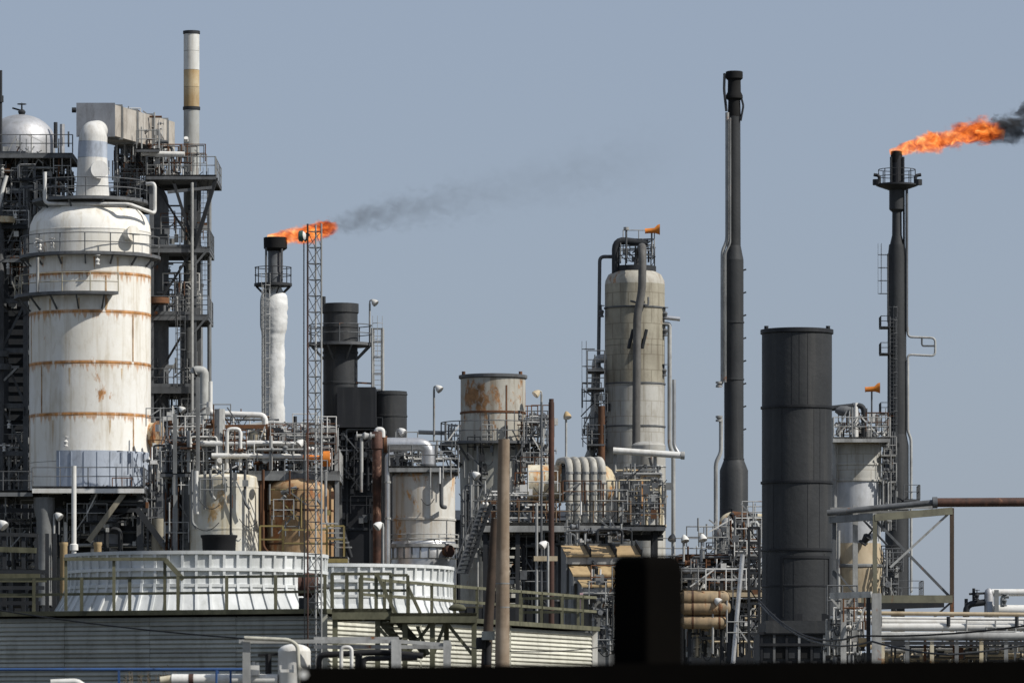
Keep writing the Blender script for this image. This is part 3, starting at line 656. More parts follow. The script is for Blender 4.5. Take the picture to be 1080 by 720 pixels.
bar('brace', F.v(150, 540, -5), F.v(180, 580, -5), .34, .34, DSTEEL, vd)
bar('beam', F.v(0, 541, -4), F.v(160, 541, -4), .2, .25, DSTEEL, vd)
lathe('hopper', F.X(118), 336, F.prof([(14, 545), (16, 560), (15, 600), (15, 640)]), SILVER, vd, 20)
lathe('hopper', F.X(140), 336, F.prof([(15, 540), (15, 640)]), DSTEEL, vd, 20)
clutter(vd, F, 60, 180, 528, 590, -4, 2, 60, 41, [DSTEEL, STEEL, STEEL, LSTEEL, WHITE], .05, .2, 22, 5)
clutter(vd, F, 0, 60, 545, 600, -3, 2, 20, 42, [DSTEEL, STEEL, LSTEEL], .05, .15, 6, 2)
clutter(vd, F, 158, 186, 470, 560, -3, 3, 46, 43, [DSTEEL, STEEL, LSTEEL, WHITE, RUST], .05, .14, 18, 5)
# sheds added as backdrop: shade between the units put into their dark colour
F = Fr(372.0)
for nm, lab, x0, x1, yt in (('backdrop_shed', 'added dark ribbed backdrop shed behind the cream vessel legs', -60, 196, 538), ('backdrop_shed', 'added dark ribbed backdrop shed behind the exchanger deck', 480, 668, 548)):
    t = thing(nm, lab, 'shed', F.g((x0+x1)/2), 'added dark backdrop sheds')
    b = MB(); b.box((F.X(x0), 372, 0), (F.X(x1), 384, F.Z(yt))); b.build('wall', BRICKB, t)
    b = MB(); b.add([(F.X(x0)-.3, 371.6, F.Z(yt)-.01), (F.X(x1)+.3, 371.6, F.Z(yt)-.01), (F.X(x1)+.3, 384.4, F.Z(yt)-.01), (F.X(x0)-.3, 384.4, F.Z(yt)-.01), (F.X(x0)-.3, 378, F.Z(yt)+.9), (F.X(x1)+.3, 378, F.Z(yt)+.9)],
                    [(0,1,5,4), (2,3,4,5), (0,4,3), (1,2,5), (0,3,2,1)]); b.build('roof', DSTEEL, t)
    n = int((x1-x0)/9)
    for i in range(n): bar('cladding_rib', (F.X(x0+4+9*i), 371.97, 0.1), (F.X(x0+4+9*i), 371.97, F.Z(yt)-.1), .08, .06, BRICKB, t)
# vent pipe and floodlights in front of the vessel
F = Fr(300.0)
t = thing('vent_pipe', 'upright white vent pipe in front of the cream vessel deck', 'vent pipe', F.g(78))
lathe('pipe', F.X(78), 300, F.prof([(2.6, 642), (2.6, 578), (2.6, 491)]), WHITE, t, 14)
lathe('base_flange', F.X(78), 300, F.prof([(4.5, 580), (4.5, 574), (2.8, 573)]), WHITE, t, 14)
floodlight(F, 57, 543, 600, 'small floodlight left of the upright white vent pipe', lean=1)
floodlight(Fr(240), -2, 552, 640, 'white floodlight at the far left edge above the timber walkway', lean=1)
# timber walkway left
F = Fr(214.0)
t = thing('timber_walkway', 'dark timber walkway with plank railings at far left behind the tower deck', 'walkway', F.g(20))
flat_platform(t, F.X(-30), F.X(42), 214, 217, F.Z(600), DSTEEL, th=.35, sides='', fascia=OLIVE)
for i, y in enumerate((603, 612, 620, 628, 636)):
    bar('plank', F.v(-30, y, -.4 - .05*i), F.v(52-2*i, y, -.4 - .05*i), .08, .14, OLIVE if i % 2 else DSTEEL, t)
for y in (578, 562): bar('rail', F.v(-30, y, .2), F.v(38, y+2, .2), .08, .2 if y == 578 else .14, OLIVE if y == 578 else DSTEEL, t)
for x in (4, 24, 38, 49, 57): 
    p = F.v(x, 562, .3); bar('post', (p.x, p.y, 0), p, .14, .14, DSTEEL, t)
for x, y in ((66, 574), (102, 577)):
    lathe('stub_pipe', F.X(x), 214.5, F.prof([(4, 640), (4, 575), (4.6, 574), (4.6, 571)]), TANPAN, t, 12)

# ================================================================ CREAM AND OCHRE TANKS with pipe deck
F = Fr(302.0); k = F.k
t = thing('cream_tank', 'cream tank with grey shadowed side under the pipe deck, left of the ochre one', 'tank', F.g(240))
lathe('shell', F.X(240), 300.2, F.prof([(38, 640), (38, 507)] + dome(38, 506, 5, 5)), CREAM, t, 40)
for y in (516, 560): lathe('seam_band', F.X(240), 300.2, F.prof([(37.8, y+1), (38.4, y+.8), (38.4, y-.8), (37.8, y-1)]), CREAM, t, 40, cap0=False, cap1=False)
lathe('side_column', F.X(204), 300.6, F.prof([(9, 640), (9, 505)]), GREYP, t, 18)
pipe('dip_pipe', [F.v(211, 500, -3.6), F.v(211, 520, -3.6), F.v(212, 545, -3.6)], .12, WHITE, t); pipe('dip_pipe', [F.v(220, 500, -3.7), F.v(220, 540, -3.7)], .08, LSTEEL, t)
t = thing('ochre_tank', 'rust ochre tank with domed shoulder behind the lattice mast', 'tank', F.g(318))
lathe('shell', F.X(318), 300.4, F.prof([(35, 640), (35, 520)] + dome(35, 519, 16, 6)), RUSTTK, t, 40)
for y in (540, 575): lathe('seam_band', F.X(318), 300.4, F.prof([(34.8, y+1), (35.5, y+.8), (35.5, y-.8), (34.8, y-1)]), RUST, t, 40, cap0=False, cap1=False)
pipe('nozzle_pipe', [F.v(300, 523, -3.5), F.v(305, 521, -3.6), F.v(316, 518, -3.6)], .13, LSTEEL, t); place('valve', unit('valve', LSTEEL), F.v(303, 527, -3.6), Quaternion((0,1,0), .8), (.2,.2,.2), t)
pass
pd = thing('pipe_deck', 'crowded pipe deck with rusty frames above the cream and ochre tanks', 'pipe deck', F.g(270))
flat_platform(pd, F.X(172), F.X(262), 299.6, 305, F.Z(500), STEEL, LSTEEL, th=.25, sides='fl', spacing=1.2)
flat_platform(pd, F.X(264), F.X(360), 299.3, 305, F.Z(499), GREYP, LSTEEL, th=.5, sides='fr', spacing=1.2, fascia=GREYP)
for x in (188, 279, 357):
    for d in (-2.5, 2.6): p = F.v(x, 503, d); bar('column', (p.x, p.y, 0), p, .22, .22, GREYP if x != 279 else RUST, pd)
for x in (188, 212): bar('column', F.v(x, 502, -3), F.v(x, 402 if x == 212 else 440, -3), .2, .2, GREYP, pd)
for xa, xb, yt, m_ in ((212, 284, 452, RUST), (322, 356, 456, LSTEEL), (284, 298, 455, DSTEEL)):
    for x in (xa, xb): bar('portal_post', F.v(x, 500, -2), F.v(x, yt, -2), .18, .18, m_, pd)
    bar('portal_beam', F.v(xa, yt, -2), F.v(xb, yt, -2), .18, .2, m_, pd)
pipe('white_pipe', [F.v(222, 425, -1), F.v(222, 437, -1), F.v(280, 439, -1), F.v(281, 452, -1)], .16, WHITE, pd, rad=.5)
pipe('white_pipe', [F.v(214, 470, -2.4), F.v(290, 470, -2.4), F.v(330, 472, -2.4)], .16, WHITE, pd)
pipe('white_pipe', [F.v(226, 483, -2.6), F.v(330, 484, -2.6)], .14, WHITE, pd)
pipe('white_pipe', [F.v(242, 500, -2.5), F.v(242, 455, -2.5), F.v(256, 455, -2.5), F.v(256, 498, -2.5)], .1, WHITE, pd)
pipe('inclined_pipe', [F.v(250, 453, -.5), F.v(290, 446, -.5), F.v(298, 452, -.5), F.v(298, 492, -.5)], .16, LSTEEL, pd)
rod('thick_pipe', F.v(234, 498, -2.2), F.v(234, 434, -2.2), .28, LSTEEL, pd); rod('thick_pipe', F.v(312, 490, -1), F.v(312, 440, -1), .1, DSTEEL, pd)
rod('thick_pipe', F.v(287, 500, -2.3), F.v(287, 455, -2.3), .16, RUST, pd); rod('thick_pipe', F.v(312, 490, -1), F.v(312, 453, -1), .22, GREYP, pd)
lathe('pot', F.X(272), 300.5, F.prof([(6, 478), (8, 470), (9, 462), (9, 458), (7, 456)]), EXCH, pd, 16)
clutter(pd, F, 184, 262, 455, 500, -2.8, 2.5, 60, 51, [LSTEEL, LSTEEL, WHITE, STEEL, RUST, GREYP], .05, .14, 26, 3)
clutter(pd, F, 262, 355, 462, 498, -3, 2.5, 56, 52, [LSTEEL, LSTEEL, WHITE, STEEL, RUST, GREYP], .05, .14, 24, 3)
clutter(pd, F, 174, 200, 455, 590, -2.5, 2, 40, 53, [LSTEEL, STEEL, STEEL, DSTEEL, RUST], .05, .12, 14, 3)
b = MB(); b.tube([F.v(322, 486, -3.2), F.v(326, 486, -3.2), F.v(332, 486, -3.2), F.v(342, 487, -3.2), F.v(343, 487, -3.2), F.v(350, 487, -3.2)], [3.2*k, 3.6*k, 3*k, 3.2*k, 8*k, 8.2*k], 16); 
t = thing('orange_windsock', 'orange cone lying at the right end of the pipe deck', 'windsock', F.v(336, 495, -3.2)); b.build('cone', ORANGE, t)
# yellow railed stair by the ochre tank
t = thing('yellow_rail_walkway', 'yellow railed walkway at the foot of the ochre tank', 'walkway', Fr(290).g(325))
G = Fr(290)
flat_platform(t, G.X(274), G.X(368), 288, 290.5, G.Z(588), LSTEEL, YELLOW, th=.3, sides='', fascia=YELLOW)
for xa, xb, yt in ((276, 300, 556), (300, 346, 560), (346, 364, 556)):
    for x in (xa, xb): bar('post', G.v(x, 588, -1.9), G.v(x, yt, -1.9), .1, .1, YELLOW, t)
    for y in (yt, yt+14): bar('rail', G.v(xa, y, -1.9), G.v(xb, y, -1.9), .08, .08, YELLOW, t)
for i in range(6): bar('tread', G.v(338+3*i, 553+5*i, -1.5), G.v(357+3*i, 553+5*i, -1.5), .3, .07, LSTEEL, t)
# thick vent bend right of the access tower
F = Fr(330.0)
t = thing('bent_vent_pipe', 'thick pale vent pipe with a downturned end beside the access tower', 'vent pipe', F.g(215))
pipe('pipe', [F.v(215, 640), F.v(215, 391), F.v(206, 391), F.v(205, 394)], 5.2*F.k, mat('pale_grey_pipe', (.52,.52,.49), streak=.4), t, rad=.55, n=18)
rod('mouth', F.v(206, 392, 0), F.v(204.6, 392.5, 0), 5.6*F.k, DSTEEL, t, True)
pipe('drain_line', [F.v(222, 402), F.v(222, 437), F.v(226, 439)], .12, WHITE, t)
floodlight(F, 187, 431, 480, 'white floodlight between the cream vessel and the bent vent pipe')
floodlight(Fr(298), 322, 466, 498, 'white floodlight on the pipe deck beside the lattice mast', lean=-1)

# ================================================================ WHITE WRAPPED FLARE
F = Fr(392.0); k = F.k
wf = thing('wrapped_flare_stack', 'short white wrapped flare stack with black burner tip and burning flame', 'flare stack', F.g(289))
b = MB(); n = 24; prof = [(640, 10.5), (520, 10.5), (450, 10.6), (430, 10.8), (412, 10.2), (395, 10.8), (380, 10.6), (362, 11), (352, 11), (344, 13), (335, 14), (322, 14), (312, 12.5), (306, 8.5), (300, 7)]
pts = []; ys = []
for i in range(len(prof)-1):
    for q in range(6):
        f = q/6; ys.append((prof[i][0]*(1-f)+prof[i+1][0]*f, prof[i][1]*(1-f)+prof[i+1][1]*f))
vsx = []
for (y, rr_) in ys:
    for q in range(n):
        a = 2*math.pi*q/n; lump = 0.55*math.sin(a*1.0 + y*0.2) + 0.5*mnoise.noise(Vector((math.cos(a)*1.3, math.sin(a)*1.3, y*0.07))) + 0.9*mnoise.noise(Vector((math.cos(a)*3, math.sin(a)*3, y*0.22)))
        rr2 = (rr_ + lump)*k; vsx.append((F.X(289.5)+rr2*math.sin(a), 392-rr2*math.cos(a), F.Z(y)))
b.add(vsx, [(i*n+q, i*n+(q+1) % n, (i+1)*n+(q+1) % n, (i+1)*n+q) for i in range(len(ys)-1) for q in range(n)], True)
b.build('insulation_wrap', mat('wrap_white', (.78,.78,.76), (.66,.66,.64), streak=.3, dirt=(.45,.43,.38), bump=.5), wf)
lathe('neck', F.X(290), 392, F.prof([(8, 303), (8, 288), (7.4, 287), (7.4, 262)]), STEEL, wf, 20)
lathe('burner_tip', F.X(290.5), 392, F.prof([(8, 265), (12.4, 262), (12.6, 251), (11.8, 250.5), (11.4, 256)]), SOOT, wf, 22)
ring_platform(wf, F.X(288), 392, F.Z(299), 8*k, 20*k, 0, 360, DSTEEL, DSTEEL, 8, spacing=1.2)
for x in (281, 297.5): pipe('pilot_line', [F.v(x, 300, -.5), F.v(x, 262, -.5)], .08, STEEL, wf, n=6)
pipe('steam_line', [F.v(283, 300, -.9), F.v(277, 315, -.9), F.v(277, 345, -.9), F.v(278.5, 352, -.9), F.v(278.5, 520, -.9)], .14, GREYP, wf)
ladder(wf, F.v(281.5, 520, -1.15), F.Z(302)-F.Z(520), LSTEEL, cage=True)
# second flare-side valve platform hidden by the deck below

# ================================================================ BLACK FURNACE
F = Fr(350.0); k = F.k
bf = thing('black_furnace', 'black furnace with round stack, square breeching and a shorter drum', 'furnace', F.g(385))
lathe('stack', F.X(359), 350, F.prof([(18.2, 640), (18.2, 322)]), CHAR, bf, 36)
lathe('stack_rim', F.X(359), 350, F.prof([(18.3, 331), (19.3, 330), (19.3, 320.5), (17, 320.5)]), CHAR, bf, 36)
for y in (345, 404, 372): lathe('stack_band', F.X(359), 350, F.prof([(18.2, y+1.2), (18.9, y+1), (18.9, y-1), (18.2, y-1.2)]), CHAR, bf, 36, cap0=False, cap1=False)
b = MB(); b.box((F.X(358), 345.5, F.Z(455)), (F.X(398), 349, F.Z(413))); b.build('breeching', BLACK, bf)
b = MB(); b.box((F.X(352), 346.5, 0), (F.X(402), 353, F.Z(455)-.01)); b.build('firebox', BLACK, bf)
lathe('drum', F.X(410.5), 349, F.prof([(19, 480), (19, 414)]), CHAR, bf, 36)
for y in (417, 440, 478): lathe('drum_band', F.X(410.5), 349, F.prof([(19, y+1), (19.6, y+.8), (19.6, y-.8), (19, y-1)]), CHAR, bf, 36, cap0=False, cap1=False)
b = MB(); b.box((F.X(392), 347.5, 0), (F.X(430), 353, F.Z(480))); b.build('drum_plinth', BLACK, bf)
for y in (470, 500, 530, 560): bar('buckstay', F.v(352, y, -3.55), F.v(402, y, -3.55), .1, .16, DSTEEL, bf)
for x in (356, 368, 392): bar('buckstay', F.v(x, 600, -3.6), F.v(x, 456, -3.6), .12, .1, DSTEEL, bf)
lathe('faded_patch', F.X(378), 346.55, [(.34, F.Z(512)), (.42, F.Z(500)), (.38, F.Z(475)), (.2, F.Z(468))], GREYP, bf, 10, a0=-90, a1=90)
pl = ring_platform(bf, F.X(359), 350, F.Z(362), 18.4*k, 34*k, 0, 360, STEEL, STEEL, 8, spacing=1.2)
lt = MB()
lad = thing('caged_ladder_tower', 'pale caged ladder tower on the right of the black furnace stack', 'ladder', F.v(399, 414, -1))
for x, d in ((393, -1), (404, -1), (393, .3), (404, .3)): rod('leg', F.v(x, 414, d), F.v(x, 347, d), .07, LSTEEL, lad)
ladder(lad, F.v(398.5, 414, -.4), F.Z(348)-F.Z(414), LSTEEL)
for y in (348, 362, 378, 395, 412): bar('hoop', F.v(393, y, -1), F.v(404, y, -1), .06, .1, GREYP, lad)
bar('tie', F.v(376, 404, -.6), F.v(393, 405, -.6), .08, .1, RUST, lad)
floodlight(F, 390, 318, 362, 'floodlight on a thin pole on the furnace stack platform')
rod('lightning_rod', F.v(342, 322, -1), F.v(342, 314, -1), .12, DSTEEL, bf)
clutter(bf, F, 352, 405, 455, 520, -4.4, -3.7, 14, 61, [DSTEEL, BLACK, STEEL], .05, .13, 6)
pipe('leg_brace', [F.v(363, 560, -4), F.v(372, 590, -4)], .15, BLACK, bf)

# ================================================================ GREY REACTOR DRUM with elbow
F = Fr(304.0); k = F.k
rd = thing('grey_reactor_drum', 'short grey reactor drum with rusty stains and silver base ring', 'reactor', F.g(446))
for ya, yb in ((572, 548), (548, 503)): lathe('shell_course', F.X(447), 304, F.prof([(33, ya), (33, yb+.2)]), DRUMW, rd, 44)
lathe('seam_band', F.X(447), 304, F.prof([(32.9, 549.5), (34, 549), (34, 547), (32.9, 546.5)]), DRUMW, rd, 44, cap0=False, cap1=False)
lathe('head', F.X(447), 304, F.prof(dome(33, 503, 8, 5)), DRUMW, rd, 44)
lathe('base_ring', F.X(447), 304, F.prof([(34.5, 640), (34.5, 590), (35.5, 589), (35.5, 576), (34, 573), (33, 571)]), SILVERB, rd, 44)
for i in range(12):
    a = R(-80+15*i); rod('clip', (F.X(447)+35.6*k*math.sin(a), 304-35.6*k*math.cos(a), F.Z(589)), (F.X(447)+35.6*k*math.sin(a), 304-35.6*k*math.cos(a), F.Z(574)), .05, GREYP, rd)
a = R(42); manway(rd, (F.X(447)+34*k*math.sin(a), 304-34*k*math.cos(a), F.Z(582)), (math.sin(a), -math.cos(a), 0), 6.5*k, .4, RUST, RUSTRED)
flat_platform(rd, F.X(411), F.X(484), 302, 306.5, F.Z(493), GREYP, STEEL, th=.32, sides='fr', spacing=1.1)
ring_platform(rd, F.X(447), 304, F.Z(574), 35.8*k, 38*k, -80, 80, LSTEEL, LSTEEL, 0, h=.5)
pipe('sample_line', [F.v(466, 500, -2), F.v(466, 536, -2), F.v(470, 536, -1.6)], .11, STEEL, rd)
clutter(rd, F, 414, 480, 476, 494, .6, 2, 18, 71, [LSTEEL, DSTEEL, STEEL, WHITE], .05, .13, 12)
ep = thing('silver_elbow_pipe', 'fat silver elbow pipe curving down onto the grey reactor drum', 'pipe', F.v(452, 493))
pipe('elbow', [F.v(408, 469, -.5), F.v(452, 469, -.5), F.v(452, 494, -.5)], 7.2*k, SILVERB, ep, rad=1.1, n=20)
lathe('flange', F.X(452), 303.5, F.prof([(8.6, 494), (8.6, 490)]), STEEL, ep, 20)
b = MB(); b.tube([F.v(405, 469, -.5), F.v(408.5, 469, -.5)], 9*k, 20); b.build('flange', RUST, ep)
rp = thing('rusty_riser', 'red brown riser pipe with valves in front of the black furnace', 'pipe', F.g(398))
lathe('pipe', F.X(398), 303, F.prof([(4.4, 640), (4.4, 520), (4.8, 519), (4.8, 475), (6.2, 474), (6.2, 458), (5, 456)]), mat('peeling_red_pipe', (.14,.07,.05), (.05,.03,.025), rust=.55, rustcol=(.2,.12,.085), streak=.7, dirt=(.03,.02,.018), scale=1.6), rp, 18)
pipe('branch', [F.v(398, 458, -1), F.v(398, 454, -1), F.v(404, 454, -1), F.v(404, 462, -1)], .14, WHITE, rp)
pipe('valve_stem', [F.v(396, 461, -1.3), F.v(376, 461, -1.3)], .1, LSTEEL, rp); place('valve', unit('valve', LSTEEL), F.v(386, 461, -1.3), Vector((-1,0,0)).to_track_quat('Z','Y'), (.35,.35,.35), rp)
pipe('side_line', [F.v(382, 463, -1.3), F.v(382, 520, -1.3)], .09, LSTEEL, rp)
sp = thing('silver_downpipe', 'thin silver downpipe along the left of the grey reactor drum', 'pipe', F.g(409))
pipe('pipe', [F.v(416, 481, -1.8), F.v(409.5, 482, -1.8), F.v(409.5, 640, -1.8)], 2.9*k, SILVERB, sp, n=14)
for y in (510, 548): rod('clamp', F.v(409.5, y+1, -1.8), F.v(409.5, y-1, -1.8), 3.6*k, LSTEEL, sp)
floodlight(Fr(280), 404, 553, 600, 'hooded white floodlight in front of the red brown riser', lean=-1)
floodlight(F, 419, 454, 493, 'small white floodlight above the silver elbow pipe')

# ================================================================ RUSTED DRUM TOWER
F = Fr(314.0); k = F.k
dr = thing('rusted_drum_tower', 'grey drum tower with rust blotches and a railed ring walkway', 'drum', F.g(520))
lathe('upper_shell', F.X(520), 314, F.prof([(34.2, 470), (34.2, 436)]), RUSTD, dr, 44); lathe('upper_shell', F.X(520), 314, F.prof([(34.2, 435.6), (34.2, 398)]), RUSTD, dr, 44)
lathe('rim', F.X(520), 314, F.prof([(34.2, 400), (36.2, 399), (36.2, 396), (33, 395.5), (31, 398)]), STEEL, dr, 44)
lathe('hoop', F.X(520), 314, F.prof([(34.1, 437), (35, 436.7), (35, 434.7), (34.1, 434.5)]), RUST, dr, 44, cap0=False, cap1=False)
for x in (489, 549): rod('lug', F.v(x, 397, -.3), F.v(x, 392, -.3), .1, RUST, dr)
lathe('lower_shell', F.X(519), 314, F.prof([(33.5, 640), (33.5, 520), (34, 500), (34.1, 470)]), mat('drum_lower_paint', (.42,.415,.37), (.31,.305,.27), rust=.45, rustcol=(.22,.11,.045), streak=.8, dirt=(.12,.1,.07)), dr, 44)
lathe('rust_weld', F.X(520), 314, F.prof([(34.5, 470), (34.5, 408)]), RUST, dr, 2, a0=23, a1=26, cap0=False, cap1=False)
ring_platform(dr, F.X(517), 314, F.Z(467), 34.5*k, 53*k, -150, 130, STEEL, STEEL, 9, th=.14, spacing=1.3)
for x0, x1 in ((464, 486), (576, 554)): bar('knee_brace', F.v(x0, 470, -.5), F.v(x1, 492, -.8), .22, .22, DSTEEL, dr)
pipe('downcomer', [F.v(504, 472, -2.2), F.v(504, 640, -2.2)], .06, LSTEEL, dr); pipe('small_bore', [F.v(516, 440, -2.6), F.v(516, 472, -2.6)], .05, STEEL, dr)
b = MB(); b.box(F.v(558, 447, -.6), F.v(566, 436, .2)); b.build('junction_box', STEEL, dr); rod('box_stand', F.v(562, 466, -.2), F.v(562, 447, -.2), .06, STEEL, dr)
pipe('branch', [F.v(441, 455, .5), F.v(470, 456, .5)], .12, LSTEEL, dr)
clutter(dr, F, 556, 584, 468, 545, -1, 2, 34, 81, [LSTEEL, STEEL, DSTEEL, EXCH, GREYP], .05, .13, 14, 3)
clutter(dr, F, 486, 514, 500, 600, -3.2, -2.1, 12, 82, [GREYP, DSTEEL, STEEL], .05, .1, 4)
clutter(dr, F, 536, 560, 470, 560, -2.6, -1, 16, 83, [LSTEEL, STEEL, DSTEEL], .04, .1, 6)
floodlight(F, 458, 410, 467, 'white floodlight on a tall post left of the rusted drum tower', d=-1)
floodlight(F, 571, 415, 467, 'tan faced floodlight immediately right of the rusted drum', d=-1, lean=-1, lm=CONE)
floodlight(Fr(302), 597, 437, 492, 'orange tinted floodlight left of the tall tan column', lean=0.2, lm=TANPAN)
floodlight(Fr(290), 497, 500, 545, 'white bell floodlight low in front of the rusted drum tower')
t = thing('dark_stair', 'steep dark stair with handrails below the rusted drum tower', 'stairs', Fr(296).g(500))
G = Fr(296)
for dx in (0, 9): bar('stringer', G.v(483+dx, 605, -1), G.v(509+dx, 532, -1), .12, .22, STEEL if dx == 0 else DSTEEL, t)
for i in range(16):
    f = i/16; bar('tread', G.v(483+26*f, 605-73*f, -1), G.v(492+26*f, 605-73*f, -1), .2, .04, DSTEEL, t)
for dx in (0, 9): rod('handrail', G.v(483+dx, 588, -1), G.v(509+dx, 515, -1), .04, STEEL, t)

# ================================================================ EXCHANGER DECK
F = Fr(300.0); k = F.k
ed = thing('exchanger_deck', 'long pale edged steel deck carrying the horizontal exchanger', 'deck', F.g(600))
flat_platform(ed, F.X(508), F.X(664), 297, 304, F.Z(553), LSTEEL, mat('brown_rail', (.2,.14,.09), rust=.3), th=.5, sides='fr', spacing=1.75, fascia=LSTEEL)
flat_platform(ed, F.X(655), F.X(700), 296.5, 303, F.Z(556), STEEL, STEEL, th=.3, sides='f', spacing=1.1)
for x in (512, 546, 582, 640, 690):
    for d in (-2.6, 3): p = F.v(x, 557, d); bar('column', (p.x, p.y, 0), p, .24, .24, DSTEEL, ed)
bar('beam', F.v(508, 566, 1), F.v(700, 566, 1), .2, .3, DSTEEL, ed)
clutter(ed, F, 510, 590, 562, 640, -2, 3, 26, 91, [DSTEEL, BLACK, STEEL], .05, .2, 8, 4)
clutter(ed, F, 512, 585, 520, 552, -2, 3, 26, 92, [DSTEEL, LSTEEL, STEEL, WHITE], .05, .13, 14, 2)
clutter(ed, F, 648, 700, 495, 556, -2, 1.2, 16, 93, [LSTEEL, STEEL, EXCH, GREYP], .05, .12, 12, 2)
hx = thing('horizontal_exchanger', 'cream horizontal exchanger with rust stains and a domed right end', 'exchanger', F.v(600, 553))
b = MB(); b.tube([F.v(556, 510), F.v(557, 510), F.v(588, 510), F.v(590, 510)], [16*k, 20*k, 20*k, 20*k], 28); b.build('channel', EXCH, hx)
b = MB(); b.tube([F.v(589.9, 510), F.v(592, 510)], 23*k, 28); b.build('flange', EXCH, hx)
b = MB(); b.tube([F.v(592, 510), F.v(630, 510)], 19.5*k, 28); b.build('shell', GREYP, hx)
b = MB(); b.tube([F.v(630, 510)] + [F.v(636+14*math.sin(R(a)), 511) for a in (0, 20, 40, 60, 75, 90)], [20.5*k] + [20.5*k*math.cos(R(a)) for a in (0, 20, 40, 60, 75, 88)], 28); b.build('dome_end', EXCH, hx)
for x in (570, 620): b = MB(); b.box(F.v(x-4, 553, -.5), F.v(x+4, 525, .5)); b.build('saddle', STEEL, hx)
ub = thing('return_bend_bank', 'bank of five grey return bends looping over the horizontal exchanger', 'pipe bank', F.v(616, 553, -1.4))
for x in (600.5, 609, 617.5, 626, 634.5):
    q = pipe('return_bend', [F.v(x, 553, -1.5), F.v(x, 486, -1.5), F.v(x-11, 486, .6), F.v(x-11, 500, .9)], 4.1*k, mat('ringed_pipe', (.50,.49,.45), (.4,.38,.33), rust=.15, streak=.5), ub, rad=.75, n=14)
    for j in range(5): rod('pipe_collar', F.v(x, 545-11*j, -1.5), F.v(x, 543-11*j, -1.5), 4.7*k, GREYP, q)
# dark brown standpipe + thin companion
F = Fr(285.0)
t = thing('rusty_standpipe', 'tall thin rust brown standpipe left of the return bends', 'standpipe', F.g(581))
lathe('pipe', F.X(581.5), 285, F.prof([(3.1, 700), (3.1, 424), (2.6, 423.9), (2.6, 420.5)]), RUSTRED, t, 14)
rod('companion_pipe', F.v(571, 690, -.2), F.v(571, 424, -.2), .055, STEEL, t); rod('companion_pipe', F.v(566, 690, -.2), F.v(566, 530, -.2), .07, LSTEEL, t)
bar('clamp_board', F.v(563, 589, -.4), F.v(588, 589, -.4), .08, .25, CONE, t)
for y in (480, 560, 640): bar('clamp', F.v(570, y, -.1), F.v(583, y, -.1), .05, .08, DSTEEL, t)
floodlight(Fr(283), 578, 573, 640, 'hooded white floodlight on the clamp board of the rusty standpipe', lean=-1)
# louvred air cooler
F = Fr(272.0); k = F.k
ac = thing('stepped_louvre_house', 'grey louvre house with stepped tan roof panels below the exchanger deck', 'louvre house', F.g(625))
b = MB(); b.box((F.X(596), 273.2, 0), (F.X(668), 279, F.Z(572))); b.build('house_wall', GREYP, ac)
for i, (x0, ya, yb, dd) in enumerate(((592, 574, 585, 0.0), (599, 595, 606, -.9), (608, 610, 618, -1.8))):
    w = 27
    for j in range(3):
        xa, xb = x0+j*w, x0+(j+1)*w-2.5
        b = MB(); p = [F.v(xa, ya, dd+1.2), F.v(xb, ya, dd+1.2), F.v(xb+5, yb, dd), F.v(xa+5, yb, dd)]
        b.add(p + [q + Vector((0,0,-.09)) for q in p], [(0,1,2,3), (4,7,6,5), (0,4,5,1), (1,5,6,2), (2,6,7,3), (3,7,4,0)]); b.build('roof_panel', TANPAN, ac)
        b = MB(); p = [F.v(xb+.6, ya-2.5, dd+1.25), F.v(xb+6, yb-2.5, dd-.02)]; b.beam(p[0], p[1], .1, .34); b.build('rib', DSTEEL, ac)
    b = MB(); b.box(F.v(x0+6, yb+9.5, dd+.1), F.v(668, yb+2.1, dd+.5)); b.build('fascia', LSTEEL, ac)
    b = MB(); p = [F.v(x0, ya+1, dd+1.2), F.v(x0+5, yb+1, dd), F.v(x0+5, yb+40, dd+.1), F.v(x0, yb+40, dd+1.2)]
    b.add(p + [q + Vector((.06,0,0)) for q in p], [(0,1,2,3)[::-1], (4,5,6,7), (0,1,5,4), (2,3,7,6), (1,2,6,5), (3,0,4,7)]); b.build('cheek_plate', GREYP, ac)
for x in (604, 622, 640): bar('leg', F.g(x, -.6)+Vector((0,0,0)), F.v(x, 618, -.6), .16, .16, GREYP, ac)
b = MB(); b.box(F.v(611, 646, -2), F.v(614.5, 626, -1.9)); t = thing('pink_board', 'narrow pink board hanging behind the tower railing', 'board', F.v(613, 646, -2)); b.build('board', PINK, t)
clutter(ac, F, 590, 668, 555, 574, -1, 2, 16, 101, [STEEL, DSTEEL, LSTEEL], .05, .15, 8, 1)
clutter(ac, F, 625, 668, 616, 690, -2.4, -1, 26, 102, [STEEL, LSTEEL, DSTEEL, GREYP], .05, .12, 10, 1)

# ================================================================ TALL TAN COLUMN
F = Fr(332.0); k = F.k
tc = thing('tan_column', 'tall tan clad column with a rust edged top and overhead pipe', 'column', F.g(669))
cx = F.X(669.5)
for i, (ya, yb) in enumerate(((640, 560), (560, 505), (505, 450), (450, 405), (405, 365), (365, 325), (325, 300))):
    lathe('shell_course', cx, 332, F.prof([(31.6, ya), (31.6, yb+.3)]), TANBR if yb < 400 else GREYCL, tc, 44)
lathe('head', cx, 332, F.prof([(31.6, 300.3), (31, 296), (28, 290), (22, 286.5), (12, 285)]), RUSTD, tc, 44)
for y in (325, 405, 450): lathe('insulation_band', cx, 332, F.prof([(31.5, y+1), (32.6, y+.8), (32.6, y-.6), (31.5, y-.8)]), STEEL, tc, 44, cap0=False, cap1=False)
ring_platform(tc, cx, 332, F.Z(281), 6*k, 22.5*k, 0, 360, DSTEEL, DSTEEL, 8, th=.4, spacing=1.0)
